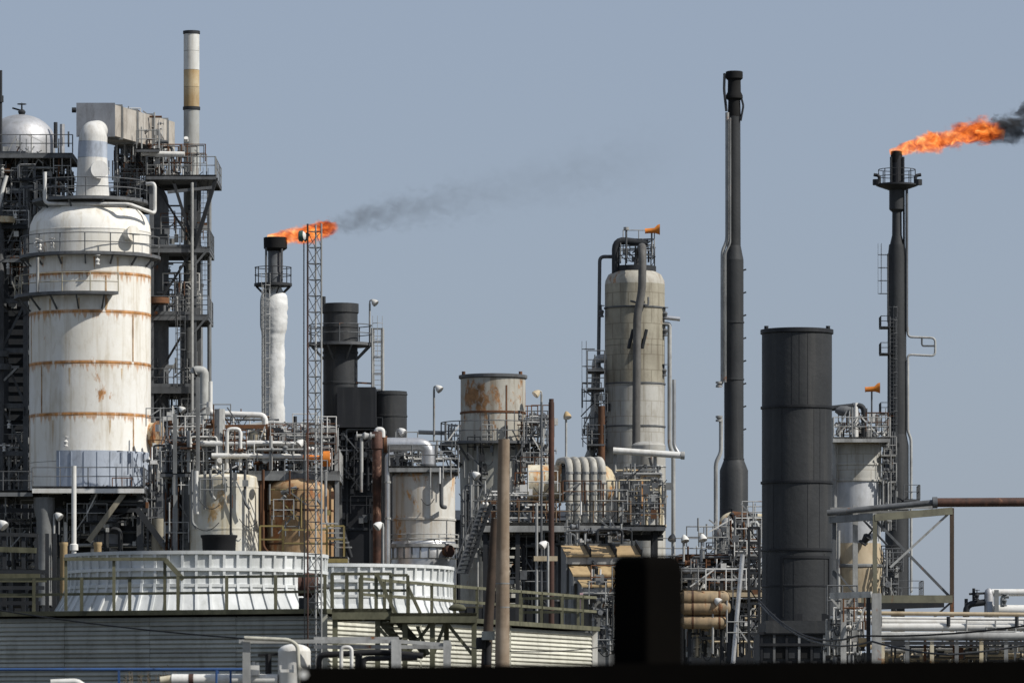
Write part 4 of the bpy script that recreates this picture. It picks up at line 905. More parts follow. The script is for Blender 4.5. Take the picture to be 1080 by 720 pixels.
pipe('overhead_pipe', [F.v(672, 284, 0), F.v(675, 264, 0), F.v(677, 262, -2.3), F.v(676, 312, -2.35), F.v(671, 335, -2.35), F.v(670, 480, -2.35)], 4.3*k, mat('sooted_pipe', (.15,.145,.135), (.09,.085,.08), streak=.6, rust=.2), tc, rad=1.0, n=18)
pipe('inverted_u_pipe', [F.v(649, 290, -.6), F.v(649, 254, -.6), F.v(683, 258, -.6)], .22, DSTEEL, tc)
rod('lamp_pole', F.v(660, 280, -1.4), F.v(660, 244, -1.4), .06, STEEL, tc); rod('lamp', F.v(660, 245, -1.4), F.v(660, 242, -1.4), .16, LSTEEL, tc)
pipe('thin_line', [F.v(650, 271, -.2), F.v(632.5, 271, -.2), F.v(631, 400, -.2)], .11, STEEL, tc)
pipe('reboiler_line', [F.v(641, 378, -.3), F.v(629, 379, -.3), F.v(626, 470, -.3), F.v(618, 490, -.3)], .27, LSTEEL, tc, rad=.5)
pipe('side_line', [F.v(700, 342, -.3), F.v(706, 342, -.3), F.v(706, 470, -.3), F.v(710, 480, -.3), F.v(710, 640, -.3)], 2.3*k, LSTEEL, tc)
pipe('side_line', [F.v(711, 400, .2), F.v(711, 470, .2), F.v(716, 478, .2)], 2*k, SILVERB, tc)
pipe('branch', [F.v(699, 335, -.4), F.v(717, 337, -.4)], 2.4*k, SILVERB, tc)
for x, y in ((701, 332), (701, 350), (700, 392), (634, 330), (633, 390)): place('valve', unit('valve', STEEL), F.v(x, y, -.6), Quaternion(), (.3,.3,.3), tc)
pipe('vent_loop', [F.v(664, 320, -1.9), F.v(683, 325, -1.9), F.v(683, 316, -1.8)], .06, STEEL, tc)
for x in (664, 678): pipe('stain_bracket', [F.v(x, 360, -1.9), F.v(x-2, 372, -2.0), F.v(x+3, 350, -2.0)], .1, DSTEEL, tc, n=6)
for y in (392, 411, 470): 
    pl = MB(); pl.box((F.X(619), 330, F.Z(y)-.1), (F.X(637), 332.5, F.Z(y))); q = pl.build('side_platform', STEEL, tc); railing(q, [(F.X(619), 330.05, F.Z(y)), (F.X(637), 330.05, F.Z(y))], STEEL, 1.1, .9)
pipe('rust_riser', [F.v(634, 430, -1.8), F.v(634, 560, -1.8)], .2, RUST, tc)
ladder(tc, F.v(627, 500, -1.4), F.Z(376)-F.Z(500), STEEL, face=(-1, 0))
windsock(F, 687, 245, 268, 'orange windsock above the top of the tall tan column', d=-.8)
F = Fr(318.0); k = F.k
t = thing('grey_side_column', 'slim pale grey column standing in front of the tall tan column', 'column', F.g(684))
for ya, yb in ((640, 548), (548, 492), (492, 470)): lathe('shell_course', F.X(684), 318, F.prof([(18, ya), (18, yb+.2)]), GREYCL, t, 32)
lathe('head', F.X(684), 318, F.prof(dome(18, 470, 5, 4)), GREYCL, t, 32)
lathe('nozzle_band', F.X(684), 318, F.prof([(18, 493), (18.8, 492.5), (18.8, 491.5), (18, 491)]), LSTEEL, t, 32, cap0=False, cap1=False)
pipe('drop_pipe', [F.v(686, 483, -1.3), F.v(688, 492, -1.3), F.v(694, 494, -1.2), F.v(696, 540, -1.2)], .16, LSTEEL, t); place('valve', unit('valve', WHITE), F.v(694, 502, -1.3), Quaternion(), (.38,.38,.38), t)
t = thing('white_cross_pipe', 'white horizontal pipe crossing in front of the tall tan column', 'pipe', F.v(682, 481, -2))
pipe('pipe', [F.v(646, 477, -2), F.v(719, 482, -2)], 3.5*k, WHITE, t, n=16); rod('blind_flange', F.v(717, 482, -2), F.v(721, 482.2, -2), 4.2*k, LSTEEL, t, True)
for x in (648, 690): rod('hanger', F.v(x, 500, -1.8), F.v(x, 478, -1.8), .1, LSTEEL, t)

# ================================================================ TALL BLACK FLARE
F = Fr(432.0); k = F.k
fl = thing('tall_black_flare', 'tallest slim black flare stack, unlit, with silver side pipes', 'flare stack', F.g(773))
cx = F.X(774)
for pr in ([(15, 640), (15, 496), (10.3, 484)], [(10.3, 484), (10.2, 274)], [(10.2, 274), (7.2, 259)], [(7.2, 259), (6.9, 123)]): lathe('stack_section', cx, 432, F.prof(pr), CHAR, fl, 28)
lathe('tip', cx+.03, 432, F.prof([(6.9, 123), (6.4, 106), (9, 104), (9, 101), (7, 97), (6.8, 85), (9, 83), (9, 76), (8, 75.5), (7.4, 80)]), SOOT, fl, 24)
for y in (484, 400, 340): lathe('stiffening_ring', cx, 432, F.prof([(10.3, y+1), (11, y+.8), (11, y-.8), (10.3, y-1)]), CHAR, fl, 28, cap0=False, cap1=False)
pipe('steam_pipe', [F.v(766.5, 120, -.8), F.v(766.5, 255, -.8), F.v(761.5, 266, -.8), F.v(761.5, 404, -.8), F.v(756, 408, -.8)], 2*k, LSTEEL, fl)
pipe('steam_pipe', [F.v(769.5, 126, -1), F.v(769.5, 258, -1), F.v(764.5, 268, -1), F.v(764.5, 404, -1)], 1.1*k, GREYP, fl)
pipe('steam_pipe', [F.v(756, 440, -.8), F.v(760, 442, -.8), F.v(760, 478, -.8), F.v(754.5, 488, -.8), F.v(754.5, 640, -.8)], 2.2*k, LSTEEL, fl)
pipe('pilot_line', [F.v(764, 78, -.3), F.v(763.5, 95, -.3), F.v(766, 118, -.3)], .1, DSTEEL, fl, n=6); pipe('pilot_line', [F.v(782, 105, -.3), F.v(784, 112, -.3), F.v(781, 128, -.3)], .08, DSTEEL, fl, n=6)
for y in (404, 408, 440, 444): lathe('clamp', F.X(758), 431.2, F.prof([(3.6, y+1), (3.6, y-1)]), LSTEEL, fl, 12)
for i in range(8): rod('step', F.v(784, 285+24*i, 0), F.v(787, 284+24*i, 0), .06, DSTEEL, fl)
# ================================================================ RIGHT FLARE
F = Fr(440.0); k = F.k
rf = thing('burning_flare_stack', 'dark flare stack at right with a service platform and large flame', 'flare stack', F.g(946))
cx = F.X(946)
for pr, m_ in (([(12.6, 640), (12.4, 470), (10.2, 458)], CHAR), ([(10.2, 458), (9.6, 270), (8.4, 258)], CHAR), ([(8.4, 262), (5.2, 248), (5, 224)], CHAR), ([(5, 224), (8.2, 221), (8.2, 198)], CHAR), ([(6, 198), (5.8, 164)], BLACK)): lathe('stack_section', cx, 440, F.prof(pr), m_, rf, 26)
lathe('tip', F.X(945.5), 440, F.prof([(5.8, 172), (6.2, 160), (5.4, 159.5), (5, 164)]), SOOT, rf, 22)
lathe('platform_cone', cx, 440, F.prof([(8, 201), (22, 196), (22, 194.5), (6, 194.5)]), DSTEEL, rf, 24)
q = ring_platform(rf, cx, 440, F.Z(194), 6*k, 20*k, 0, 360, DSTEEL, DSTEEL, 0, spacing=1.1, th=.1)
for s in (-1, 1):
    pipe('davit', [F.v(946+19*s, 197, -.5), F.v(946+19*s, 186, -.5), F.v(946+25*s, 185, -.5)], .13, DSTEEL, rf); rod('hoist', F.v(946+22*s, 196, -.5), F.v(946+22*s, 190, -.5), .3, DSTEEL, rf)
    pipe('pilot_line', [F.v(946+6.5*s, 196, -.3), F.v(946+6.5*s, 166, -.3)], .09, DSTEEL, rf, n=6)
pipe('fuel_line', [F.v(956, 200, -.4), F.v(956, 350, -.4)], 1.5*k, STEEL, rf); pipe('fuel_line', [F.v(953, 200, -.2), F.v(953.5, 352, -.2)], .08, DSTEEL, rf)
pipe('fuel_line', [F.v(957, 380, -.4), F.v(957, 455, -.4), F.v(960.5, 463, -.4), F.v(960.5, 625, -.4)], 1.5*k, LSTEEL, rf)
pipe('expansion_loop', [F.v(957, 345, -.3), F.v(957, 355.5, -.3), F.v(986, 356.5, -.3), F.v(986, 375.5, -.3), F.v(957, 374, -.3), F.v(957, 384, -.3)], 1.2*k, LSTEEL, rf, rad=.35)
for x in (972,): pipe('loop_support', [F.v(x, 357, -.3), F.v(x, 365, -.3), F.v(986, 365, -.3)], .07, STEEL, rf, n=6)
ladder(rf, F.v(936, 340, -.3), F.Z(268)-F.Z(340), STEEL, face=(-1, 0)); ladder(rf, F.v(941, 560, -.95), F.Z(335)-F.Z(560), STEEL)
for y in (345, 373, 436):
    b = MB(); b.box((F.X(928), 439, F.Z(y)-.1), (F.X(940), 441, F.Z(y))); q = b.build('landing', DSTEEL, rf); railing(q, [(F.X(936), 439.05, F.Z(y)), (F.X(928.3), 439.05, F.Z(y)), (F.X(928.3), 441, F.Z(y))], DSTEEL, .8, .6)
flat_platform(rf, F.X(930), F.X(972), 438, 442, F.Z(628), STEEL, STEEL, th=.6, sides='fr', spacing=1.2); bar('platform_strut', F.v(946, 690, -1), F.v(946, 630, -1), 1.0, 1.0, DSTEEL, rf)
flat_platform(rf, F.X(952), F.X(969), 438.6, 441.5, F.Z(527), STEEL, STEEL, th=.15, sides='fr', spacing=1.0)

# ================================================================ LARGE BLACK CYLINDER STACK
F = Fr(240.0); k = F.k
bs = thing('black_cylinder_stack', 'wide matt black cylinder stack with dark stiffening hoops', 'stack', F.g(840))
cx = F.X(840.5)
for ya, yb in ((656, 583), (583, 509), (509, 430), (430, 350)): lathe('shell_course', cx, 240, F.prof([(37, ya), (37, yb+.2)]), CHAR, bs, 56)
for y in (430, 509, 580): lathe('hoop', cx, 240, F.prof([(36.9, y+1.4), (38.4, y+1.2), (38.4, y-1.2), (36.9, y-1.4)]), BLACK, bs, 56, cap0=False, cap1=False)
lathe('rim', cx, 240, F.prof([(36.9, 353), (38.6, 352), (38.6, 348), (35.5, 347.5), (35, 352)]), BLACK, bs, 56)
for x in (808, 873): rod('lifting_lug', F.v(x, 349, -.2), F.v(x, 344, -.2), .09, BLACK, bs)
for a_ in (-28, 62):
    p = Vector((cx + 37.1*k*math.sin(R(a_)), 240 - 37.1*k*math.cos(R(a_)), F.Z(651))); place('frame_post', unit('box', BLACK), p, Quaternion((0,0,1), R(a_)), (.13, .06, F.Z(588)-F.Z(651)), bs)
lathe('frame_beam', cx, 240, F.prof([(36.9, 590), (38, 589.6), (38, 587), (36.9, 586.6)]), BLACK, bs, 20, a0=-28, a1=62, cap0=False, cap1=False)
lathe('lower_band', cx, 240, F.prof([(36.9, 619.5), (37.6, 619), (37.6, 617.5), (36.9, 617)]), BLACK, bs, 40, cap0=False, cap1=False)
bb = thing('stack_base_house', 'low black base house with framed openings under the black cylinder stack', 'base house', F.g(850))
b = MB(); b.box((F.X(798), 237, F.Z(700)), (F.X(893), 243, F.Z(669))); b.build('base_box', CHAR, bb)
b = MB(); b.box((F.X(804), 236.8, F.Z(669)), (F.X(884), 243.2, F.Z(656))); b.build('upper_box', CHAR, bb)
for y in (669, 681): bar('ledge', F.v(797, y, -3.1), F.v(905, y, -3.1), .14, .12, BLACK, bb)
for i in range(8): bar('mullion', F.v(800+13*i, 700, -3.06), F.v(800+13*i, 669.5, -3.06), .1, .1, GREYP if i % 2 else BLACK, bb)
for i in range(7): b = MB(); b.box(F.v(802+13*i, 695, -3.05), F.v(811.5+13*i, 684, -2.99)); b.build('opening_panel', SOOT if i % 2 else DSTEEL, bb)
for x in (812, 840, 868, 880): bar('gusset', F.v(x, 656.2, -1.9), F.v(x, 648, -1.9), .3, .2, BLACK, bb)
b = MB(); b.box((F.X(798), 237.05, 0), (F.X(893), 242.9, F.Z(700)-.01)); b.build('plinth', DSTEEL, bb)

# ================================================================ TAN COLUMN AT RIGHT
F = Fr(322.0); k = F.k
rc_ = thing('short_pale_column', 'pale grey column with tan cone base behind the black cylinder stack', 'column', F.g(904))
cx = F.X(904)
lathe('shell_course', cx, 322, F.prof([(25.5, 507), (25.5, 474), (24, 469)]), GREYCL, rc_, 36); lathe('shell_course', cx, 322, F.prof([(25, 573), (25, 507.2)]), mat('pale_blue_jacket', (.56,.57,.58), (.45,.46,.47), streak=.4, dirt=(.25,.24,.22)), rc_, 36)
lathe('head', cx, 322, F.prof(dome(24, 469, 8, 5)), CONE, rc_, 36)
for y in (507, 490): lathe('band', cx, 322, F.prof([(25.4, y+1.4), (26.6, y+1), (26.6, y-1), (25.4, y-1.4)]), GREYCL, rc_, 36, cap0=False, cap1=False)
lathe('cone', cx, 322, F.prof([(27, 640), (27, 620), (30, 600), (29.6, 596), (26, 578), (25, 573)]), CONE, rc_, 36)
lathe('band', cx, 322, F.prof([(30, 599), (31, 598), (31, 596), (29.5, 595)]), GREYP, rc_, 36, cap0=False, cap1=False)
flat_platform(rc_, F.X(876), F.X(936), 319.6, 324.5, F.Z(463), LSTEEL, LSTEEL, th=.3, sides='flr', spacing=1.1)
clutter(rc_, F, 880, 932, 446, 462, -1.8, 2, 20, 111, [LSTEEL, WHITE, STEEL, DSTEEL], .05, .13, 12, 1)
pipe('overhead_pipe', [F.v(872, 432, -1), F.v(910, 428, -1), F.v(910, 462, -1)], .16, DSTEEL, rc_); b = MB(); b.tube([F.v(880, 433, -1), F.v(885, 434, -1), F.v(893, 434, -1), F.v(898, 432, -1)], [.15, .3, .3, .15], 12); b.build('condenser', STEEL, rc_)
rod('white_vent', F.v(901, 462, -1), F.v(901, 426, -1), .18, WHITE, rc_)
clutter(rc_, F, 930, 938, 470, 560, -1.5, 1, 18, 112, [DSTEEL, STEEL, LSTEEL], .04, .1, 8)
for y in (480, 508): b = MB(); b.box((F.X(928), 321, F.Z(y)-.1), (F.X(944), 323, F.Z(y))); q = b.build('side_platform', LSTEEL, rc_); railing(q, [(F.X(928), 321.05, F.Z(y)), (F.X(944), 321.05, F.Z(y))], LSTEEL, 1.0, .8)
rod('side_pipe', F.v(879, 640, -1), F.v(879, 468, -1), .14, LSTEEL, rc_); rod('side_pipe', F.v(883, 640, -1.3), F.v(883, 560, -1.3), .1, LSTEEL, rc_)
windsock(F, 918, 412, 446, 'orange windsock above the short pale column at right', d=-1.2)
place('valve', unit('valve', DSTEEL), F.v(912, 568, -1.8), Vector((.6,-.2,.8)).to_track_quat('Z','Y'), (.45,.45,.45), rc_)
clutter(rc_, F, 925, 948, 590, 640, -2, 1, 20, 113, [DSTEEL, STEEL, LSTEEL], .05, .12, 8)

# ================================================================ PIPE BRIDGE
F = Fr(228.0); k = F.k
pb = thing('pipe_bridge', 'braced steel pipe bridge right of the black cylinder stack', 'pipe bridge', F.g(950))
for x, yt, m_, w, d in ((902, 533, LSTEEL, .2, 0), (919, 546, mat('olive_steel', (.22,.21,.15), rust=.3), .17, -2.2), (999.5, 538, mat('brown_steel', (.10,.07,.05), rust=.4), .16, -2.2), (880, 540, STEEL, .16, 0)):
    p = F.v(x, yt, d); bar('column', (p.x, p.y, 0), p, w, w, m_, pb)
bar('beam', F.v(876, 548, 0), F.v(919, 547, -2.2), .2, .26, GREYP, pb); bar('beam', F.v(876, 536, .5), F.v(985, 534, .5), .2, .12, LSTEEL, pb)
bar('beam', F.v(919, 548, -2.2), F.v(1000, 541, -2.2), .2, .28, mat('olive_steel', (.22,.21,.15)), pb); bar('beam', F.v(880, 541, .8), F.v(1000, 539, .8), .18, .2, GREYP, pb)
bar('beam', F.v(905, 633, -2.2), F.v(1000, 633, -2.2), .2, .3, mat('olive_steel', (.22,.21,.15)), pb); bar('beam', F.v(905, 639, .2), F.v(996, 636, .2), .2, .3, DSTEEL, pb)
bar('brace', F.v(997, 543, -2.15), F.v(935, 600, -2.15), .09, .09, LSTEEL, pb); bar('brace', F.v(921, 552, -2.1), F.v(997, 630, -2.1), .1, .1, STEEL, pb); bar('brace', F.v(903, 540, 0), F.v(935, 575, -.4), .08, .08, STEEL, pb)
bar('brace', F.v(880, 600, -.1), F.v(905, 630, -.1), .07, .07, STEEL, pb); bar('brace', F.v(998, 637, -2.1), F.v(978, 655, -2.1), .08, .08, STEEL, pb)
pp = thing('transfer_pipe', 'long transfer pipe on the bridge, grey then rusty toward the right edge', 'pipe', F.v(985, 535, -.6))
pipe('grey_length', [F.v(872, 541, -.3), F.v(940, 534.5, -.6), F.v(984, 530.6, -.8)], 3.2*k, STEEL, pp, n=18)
pipe('rusty_length', [F.v(984, 530.6, -.8), F.v(1120, 530, -.8)], 4.8*k, mat('mottled_rust_pipe', (.13,.065,.045), (.045,.03,.025), rust=.5, rustcol=(.17,.085,.05), streak=.5, scale=1.4), pp, n=18); rod('coupling', F.v(982, 530.7, -.8), F.v(987, 530.6, -.8), 6*k, STEEL, pp, True)
for x in (1075,): pass
# ================================================================ RIGHT PIPE RACK
F = Fr(205.0); k = F.k
pr_ = thing('low_pipe_rack', 'low pipe rack with white pipes running to the right edge', 'pipe rack', F.g(1000))
for y, x0, r_, m_, d in ((646, 905, 2.2, CONE, .2), (655, 920, 3.2, WHITE, .8), (661, 920, 4.2, WHITE, 0), (671, 925, 4.4, LSTEEL, -.3), (667, 925, 2, WHITE, 1.2), (650, 878, 1.6, WHITE, 1.4), (684, 928, 3, WHITE, 1.2), (690, 928, 2.4, CONE, 1.8)):
    pipe('rack_pipe', [F.v(x0, y, d), F.v(1130, y+(2 if y < 660 else 0), d)], r_*k, m_, pr_, n=12)
for i in range(9):
    x = 930+26*i; m_ = GREYP if i % 2 else EXCH
    p = F.v(x, 676, -.4); bar('trestle_post', (p.x, p.y, 0), p, .14, .14, m_, pr_)
bar('trestle_beam', F.v(905, 678, -.4), F.v(1140, 678, -.4), .14, .12, DSTEEL, pr_); bar('trestle_beam', F.v(905, 694, 2.4), F.v(1140, 694, 2.4), .2, .5, DSTEEL, pr_)
p = F.v(923, 626, -.8); bar('front_column', (p.x, p.y, 0), p, .34, .26, LSTEEL, pr_); bar('front_column', F.v(915, 700, -.5), F.v(915, 628, -.5), .14, .2, DSTEEL, pr_)
bar('front_beam', F.v(876, 628, 0), F.v(918, 627, -.6), .18, .22, LSTEEL, pr_); p = F.v(890, 632, .2); bar('front_column', (p.x, p.y, 0), p, .2, .2, LSTEEL, pr_)
bar('brace', F.v(912, 640, -.2), F.v(902, 664, -.2), .07, .07, LSTEEL, pr_)
rod('tan_drum', F.v(905, 677, -.4), F.v(917, 677, -.4), .16, TANPAN, pr_, True)
for x in (1072, 928, 1000): rod('pipe_shoe', F.v(x, 660, -.15), F.v(x, 650, -.15), .07, DSTEEL, pr_)
clutter(pr_, F, 925, 1085, 680, 698, .2, 2, 34, 121, [STEEL, CONE, WHITE, DSTEEL, GREYP], .04, .09, 16, 2)
clutter(pr_, F, 872, 912, 640, 690, .5, 2, 22, 122, [DSTEEL, STEEL, LSTEEL, WHITE], .04, .1, 6)
F = Fr(262.0); k = F.k
wx = thing('white_bundle_exchanger', 'white twin pipe exchanger with valves at the right edge', 'exchanger', F.g(1060))
pipe('upper_tube', [F.v(1046, 624.5), F.v(1120, 624.5)], 3.8*k, WHITE, wx, n=16); pipe('lower_tube', [F.v(1046, 643), F.v(1120, 643)], 5.5*k, WHITE, wx, n=16)
lathe('vertical_pot', F.X(1043), 262, F.prof([(5, 700), (5, 626), (4, 622), (1.5, 620)]), SILVER, wx, 16)
bar('stand', F.v(1050, 700, -.5), F.v(1050, 622, -.5), .2, .16, GREYP, wx); bar('stand', F.v(1019, 655, 0), F.v(1019, 631, 0), .15, .15, DSTEEL, wx)
pipe('inlet_pipe', [F.v(1019, 655), F.v(1019, 637), F.v(1045, 634)], .15, DSTEEL, wx); rod('valve_stem', F.v(1027, 636), F.v(1027, 620), .07, DSTEEL, wx)
pipe('cross_handle', [F.v(1022, 626), F.v(1042, 625)], .06, DSTEEL, wx, n=6); place('valve', unit('valve', STEEL), F.v(1058, 634, -.5), Quaternion(), (.24,.24,.24), wx); place('valve', unit('valve', DSTEEL), F.v(1030, 628, -.2), Quaternion(), (.2,.2,.2), wx)
pipe('bypass', [F.v(1056, 640, -.5), F.v(1056, 629, -.5), F.v(1063, 629, -.5)], .09, GREYP, wx)
b = MB(); b.box(F.v(1041, 646, -.3), F.v(1046, 634, .1)); b.build('blue_tag_box', JACKETB, wx)

# ================================================================ MID RIGHT UNIT (between the black post and the black stack)
F = Fr(296.0); k = F.k
mr_ = thing('pump_deck', 'busy pump deck with pale railings between the black post and black stack', 'pump deck', F.g(760))
flat_platform(mr_, F.X(700), F.X(805), 294, 300, F.Z(623), CONE, LSTEEL, th=.35, sides='f', spacing=.9, fascia=CONE)
flat_platform(mr_, F.X(690), F.X(790), 298, 303, F.Z(588), STEEL, LSTEEL, th=.2, sides='f', spacing=1.6)
flat_platform(mr_, F.X(690), F.X(805), 299, 305, F.Z(606), DSTEEL, LSTEEL, th=.25, sides='f', spacing=1.0)
for x in (700, 726, 760, 803):
    for d in (-1.8, 5): p = F.v(x, 606, d); bar('column', (p.x, p.y, 0), p, .2, .2, DSTEEL, mr_)
clutter(mr_, F, 695, 805, 585, 622, -1, 5, 60, 131, [LSTEEL, STEEL, STEEL, DSTEEL, DSTEEL, WHITE, RUST], .05, .15, 30, 5)
clutter(mr_, F, 724, 805, 630, 692, -1.5, 4, 60, 132, [DSTEEL, STEEL, LSTEEL, CONE, DSTEEL], .05, .15, 26, 4)
clutter(mr_, F, 770, 805, 540, 590, 0, 4, 26, 133, [STEEL, RUST, DSTEEL, LSTEEL], .05, .15, 12, 2)
for i, (y, x1, r_) in enumerate(((632, 766, 8), (642, 768, 8), (657, 764, 7))):
    b = MB(); b.tube([F.v(716, y, -2.3), F.v(720, y, -2.3), F.v(x1-4, y, -2.3), F.v(x1, y, -2.3), F.v(x1+3, y, -2.3)], [r_*k*.5, r_*k, r_*k, r_*k*.8, .05], 18)
    t = thing('tan_drum', ('upper brown tan drum under the pump deck', 'middle cream tan drum with rust end under the pump deck', 'lowest cream drum under the pump deck')[i], 'drum', F.v(740, y+r_, -2.3), 'tan drums below the pump deck'); b.build('shell', mat('drum_tan', (.38,.29,.18), (.26,.18,.1), rust=.45, streak=.5), t)
    for x in (728, 756): b = MB(); b.tube([F.v(x, y, -2.3), F.v(x+2, y, -2.3)], r_*k*1.04, 18); b.build('strap', RUST, t)
t = thing('leaning_silver_pipe', 'leaning silver pipe in front of the pump deck', 'pipe', F.v(771, 676, -2.6)); pipe('pipe', [F.v(771, 700, -2.6), F.v(775, 650, -2.6), F.v(781, 586, -2.6)], 2.5*k, SILVERB, t, n=12); rod('dark_pole', F.v(768, 700, -2.3), F.v(770, 634, -2.3), .2, DSTEEL, t); pipe('cap', [F.v(781, 587, -2.6), F.v(784, 583, -2.6)], .1, STEEL, t)
G = Fr(262)
t = thing('dark_lattice_tower', 'short dark lattice tower touching the left of the black stack', 'lattice tower', G.g(796))
frame(t, G, (790, 801), tuple(range(556, 700, 16)), 0, .6, None, DSTEEL, .1, seed=9)
lathe('strap_pot', F.X(768), 297, F.prof([(6, 560), (7, 556), (6, 548), (3, 545)]), LSTEEL, mr_, 14)
pf_ = thing('flare_knockout_pipe', 'rust stained horizontal pipe at the foot of the tall black flare', 'pipe', Fr(330).v(785, 546)); G = Fr(330)
pipe('pipe', [G.v(762, 560), G.v(762, 548), G.v(770, 543), G.v(812, 546)], 3.8*G.k, EXCH, pf_, n=14); pipe('rust_length', [G.v(772, 543, -.3), G.v(792, 545, -.3)], 4.1*G.k, RUST, pf_, n=14)
lathe('saddle_pot', G.X(761), 330, G.prof([(6, 640), (6, 572), (8, 566), (7, 560), (4, 557)]), GREYP, pf_, 16)
for x, y, lab, ln in ((710, 566, 'dark bowl floodlight behind the top of the black post', -.2), (721, 567, 'small pale floodlight just right of the black post', .2), (740, 566, 'white cylinder floodlight on the upper pump deck rail', .2)): floodlight(F, x, y, 592, lab, lean=ln, lm=DSTEEL if x == 710 else WHITE)
floodlight(F, 750, 634, 690, 'white globe floodlight hanging by the tan drums', lean=1, d=-2.5)
G = Fr(378)
t = thing('low_backdrop_shed', 'long dark low backdrop shed added to close the view behind the pump deck', 'shed', G.g(740)); b = MB(); b.box((G.X(664), 378, 0), (G.X(905), 386, G.Z(602))); b.build('wall', BRICKB, t); b = MB(); b.box((G.X(662), 377.6, G.Z(602)+.004), (G.X(907), 386.4, G.Z(600))); b.build('roof', GREYP, t)  # added to shut out sky; dark wall stands for shaded clutter
t = thing('rear_backdrop', 'added dark backdrop shed behind the furnace and grey reactor drum', 'shed', G.g(360)); b = MB(); b.box((G.X(190), 380, 0), (G.X(356), 388, G.Z(560))); b.build('wall', BRICKB, t); b = MB(); b.box((G.X(188), 379.6, G.Z(560)+.004), (G.X(358), 388.4, G.Z(557))); b.build('roof', DSTEEL, t)  # added backdrop, with the annex; shade is put into the wall colour
b = MB(); b.box((G.X(375), 379, 0), (G.X(482), 387, G.Z(580))); b.build('annex_wall', BRICKB, t)
t.name = 'rear_backdrop_shed'

# ================================================================ SMALL FITTINGS ON THE UNITS
def junk(t, F, x0, x1, y0, y1, d0, d1, n, seed, mats):
    """junction boxes, gauges, short uprights, guard rails and slack cables on a unit"""
    rg = random.Random(seed)
    for i in range(n):
        x, y, d = rg.uniform(x0, x1), rg.uniform(y0, y1), rg.uniform(d0, d1); q = rg.random(); m = rg.choice(mats)
        if q < .22:
            w, h = rg.uniform(.15, .4), rg.uniform(.2, .5); p = F.v(x, y, d); box('junction_box', (p.x, p.y, p.z), (p.x+w, p.y+.18, p.z+h), m, t)
        elif q < .5:
            h = min(rg.uniform(.6, 2.2), (y-y0)*F.k + .5); p = F.v(x, y, d); rod('upright', p, p + Vector((0, 0, h)), rg.uniform(.025, .055), m, t)
        elif q < .72:
            w = min(rg.uniform(1.0, 2.6), (x1-x)*F.k); p = F.v(x, y, d)
            if w < .6: continue
            for z in (.5, 1.05): rod('guard_rail', p + Vector((0, 0, z)), p + Vector((w, 0, z)), .028, m, t)
            for f in (0, .5, 1): rod('guard_post', p + Vector((w*f, 0, 0)), p + Vector((w*f, 0, 1.07)), .03, m, t)
        elif q < .86:
            a, c = F.v(x, y, d), F.v(min(x1, x + rg.uniform(8, 30)), y + rg.uniform(-6, 6), d); P_ = [a.lerp(c, f/6) - Vector((0, 0, .35*4*(f/6)*(1-f/6))) for f in range(7)]
            b = MB(); b.tube(P_, .022, 5); b.build('slack_cable', DSTEEL, t)
        else:
            a = F.v(x, y, d); dx = 1 if x < (x0+x1)/2 else -1; bar('angle_brace', a, a + Vector((dx*min(rg.uniform(.5, 1.3), (x1-x0)*F.k*.5), 0, min(rg.uniform(.8, 1.8), (y-y0)*F.k + .4))), .07, .07, m, t)
GM = [LSTEEL, LSTEEL, STEEL, GREYP, RUST, WHITE]; DM = [STEEL, STEEL, DSTEEL, GREYP, LSTEEL]
F = Fr(346.0)
junk(sr, F, 160, 215, 165, 187, -1.2, 4, 30, 201, GM); junk(sr, F, 160, 212, 236, 262, -1, 3, 30, 202, GM); junk(sr, F, 160, 210, 306, 333, -1, 3, 32, 203, GM); clutter(sr, F, 160, 200, 262, 335, 0, 4, 14, 207, DM, .05, .14, 6)
junk(sr, F, 158, 205, 385, 409, -1, 3, 20, 204, DM); junk(sr, F, 160, 206, 420, 480, -1, 3, 30, 205, GM); clutter(sr, F, 158, 206, 410, 490, -.5, 4, 30, 206, DM, .04, .14, 10)
ladder(sr, F.v(216, 333, 1), F.Z(262)-F.Z(333), STEEL); ladder(sr, F.v(214, 262, 1), F.Z(190)-F.Z(262), STEEL); ladder(sr, F.v(192, 409, -1.2), F.Z(333)-F.Z(409), STEEL)
junk(dp, F, 118, 165, 118, 165, 0, 4, 34, 211, GM); junk(dp, F, 112, 165, 165, 212, -1, 4, 60, 212, GM); ladder(dp, F.v(138, 213, .5), F.Z(132)-F.Z(213), GREYP)
clutter(dp, F, 150, 172, 120, 190, 0, 5, 20, 213, GM, .04, .1, 8)
for x in (124, 132, 141, 150): rod('duct_pipe', F.v(x, 172, -.6), F.v(x, 132+x*.02, -.6), .05, LSTEEL, dp)
F = Fr(347.0)
junk(lf, F, 0, 78, 150, 212, -2.6, 3, 70, 221, GM); junk(lf, F, 0, 34, 212, 330, -2.6, 0, 50, 222, GM); junk(lf, F, 0, 30, 440, 560, -2.8, 0, 30, 223, DM)
clutter(lf, F, -4, 76, 172, 230, -2.8, 0, 26, 224, [STEEL, LSTEEL, GREYP, DSTEEL], .05, .16, 12)
F = Fr(338.0)
junk(vd, F, 60, 180, 520, 585, -5, 0, 60, 231, GM); junk(vd, F, 0, 60, 530, 590, -5, 0, 24, 232, DM); junk(vd, F, 158, 188, 440, 585, -4.5, 0, 60, 233, GM)
F = Fr(302.0)
junk(pd, F, 176, 262, 440, 498, -2.6, 2, 90, 241, GM); junk(pd, F, 262, 356, 455, 498, -2.8, 2, 80, 242, GM); junk(pd, F, 172, 202, 500, 585, -3, 1, 50, 243, GM)
clutter(pd, F, 205, 360, 440, 470, -2, 2, 22, 244, [WHITE, LSTEEL, RUST, STEEL], .035, .08, 10)
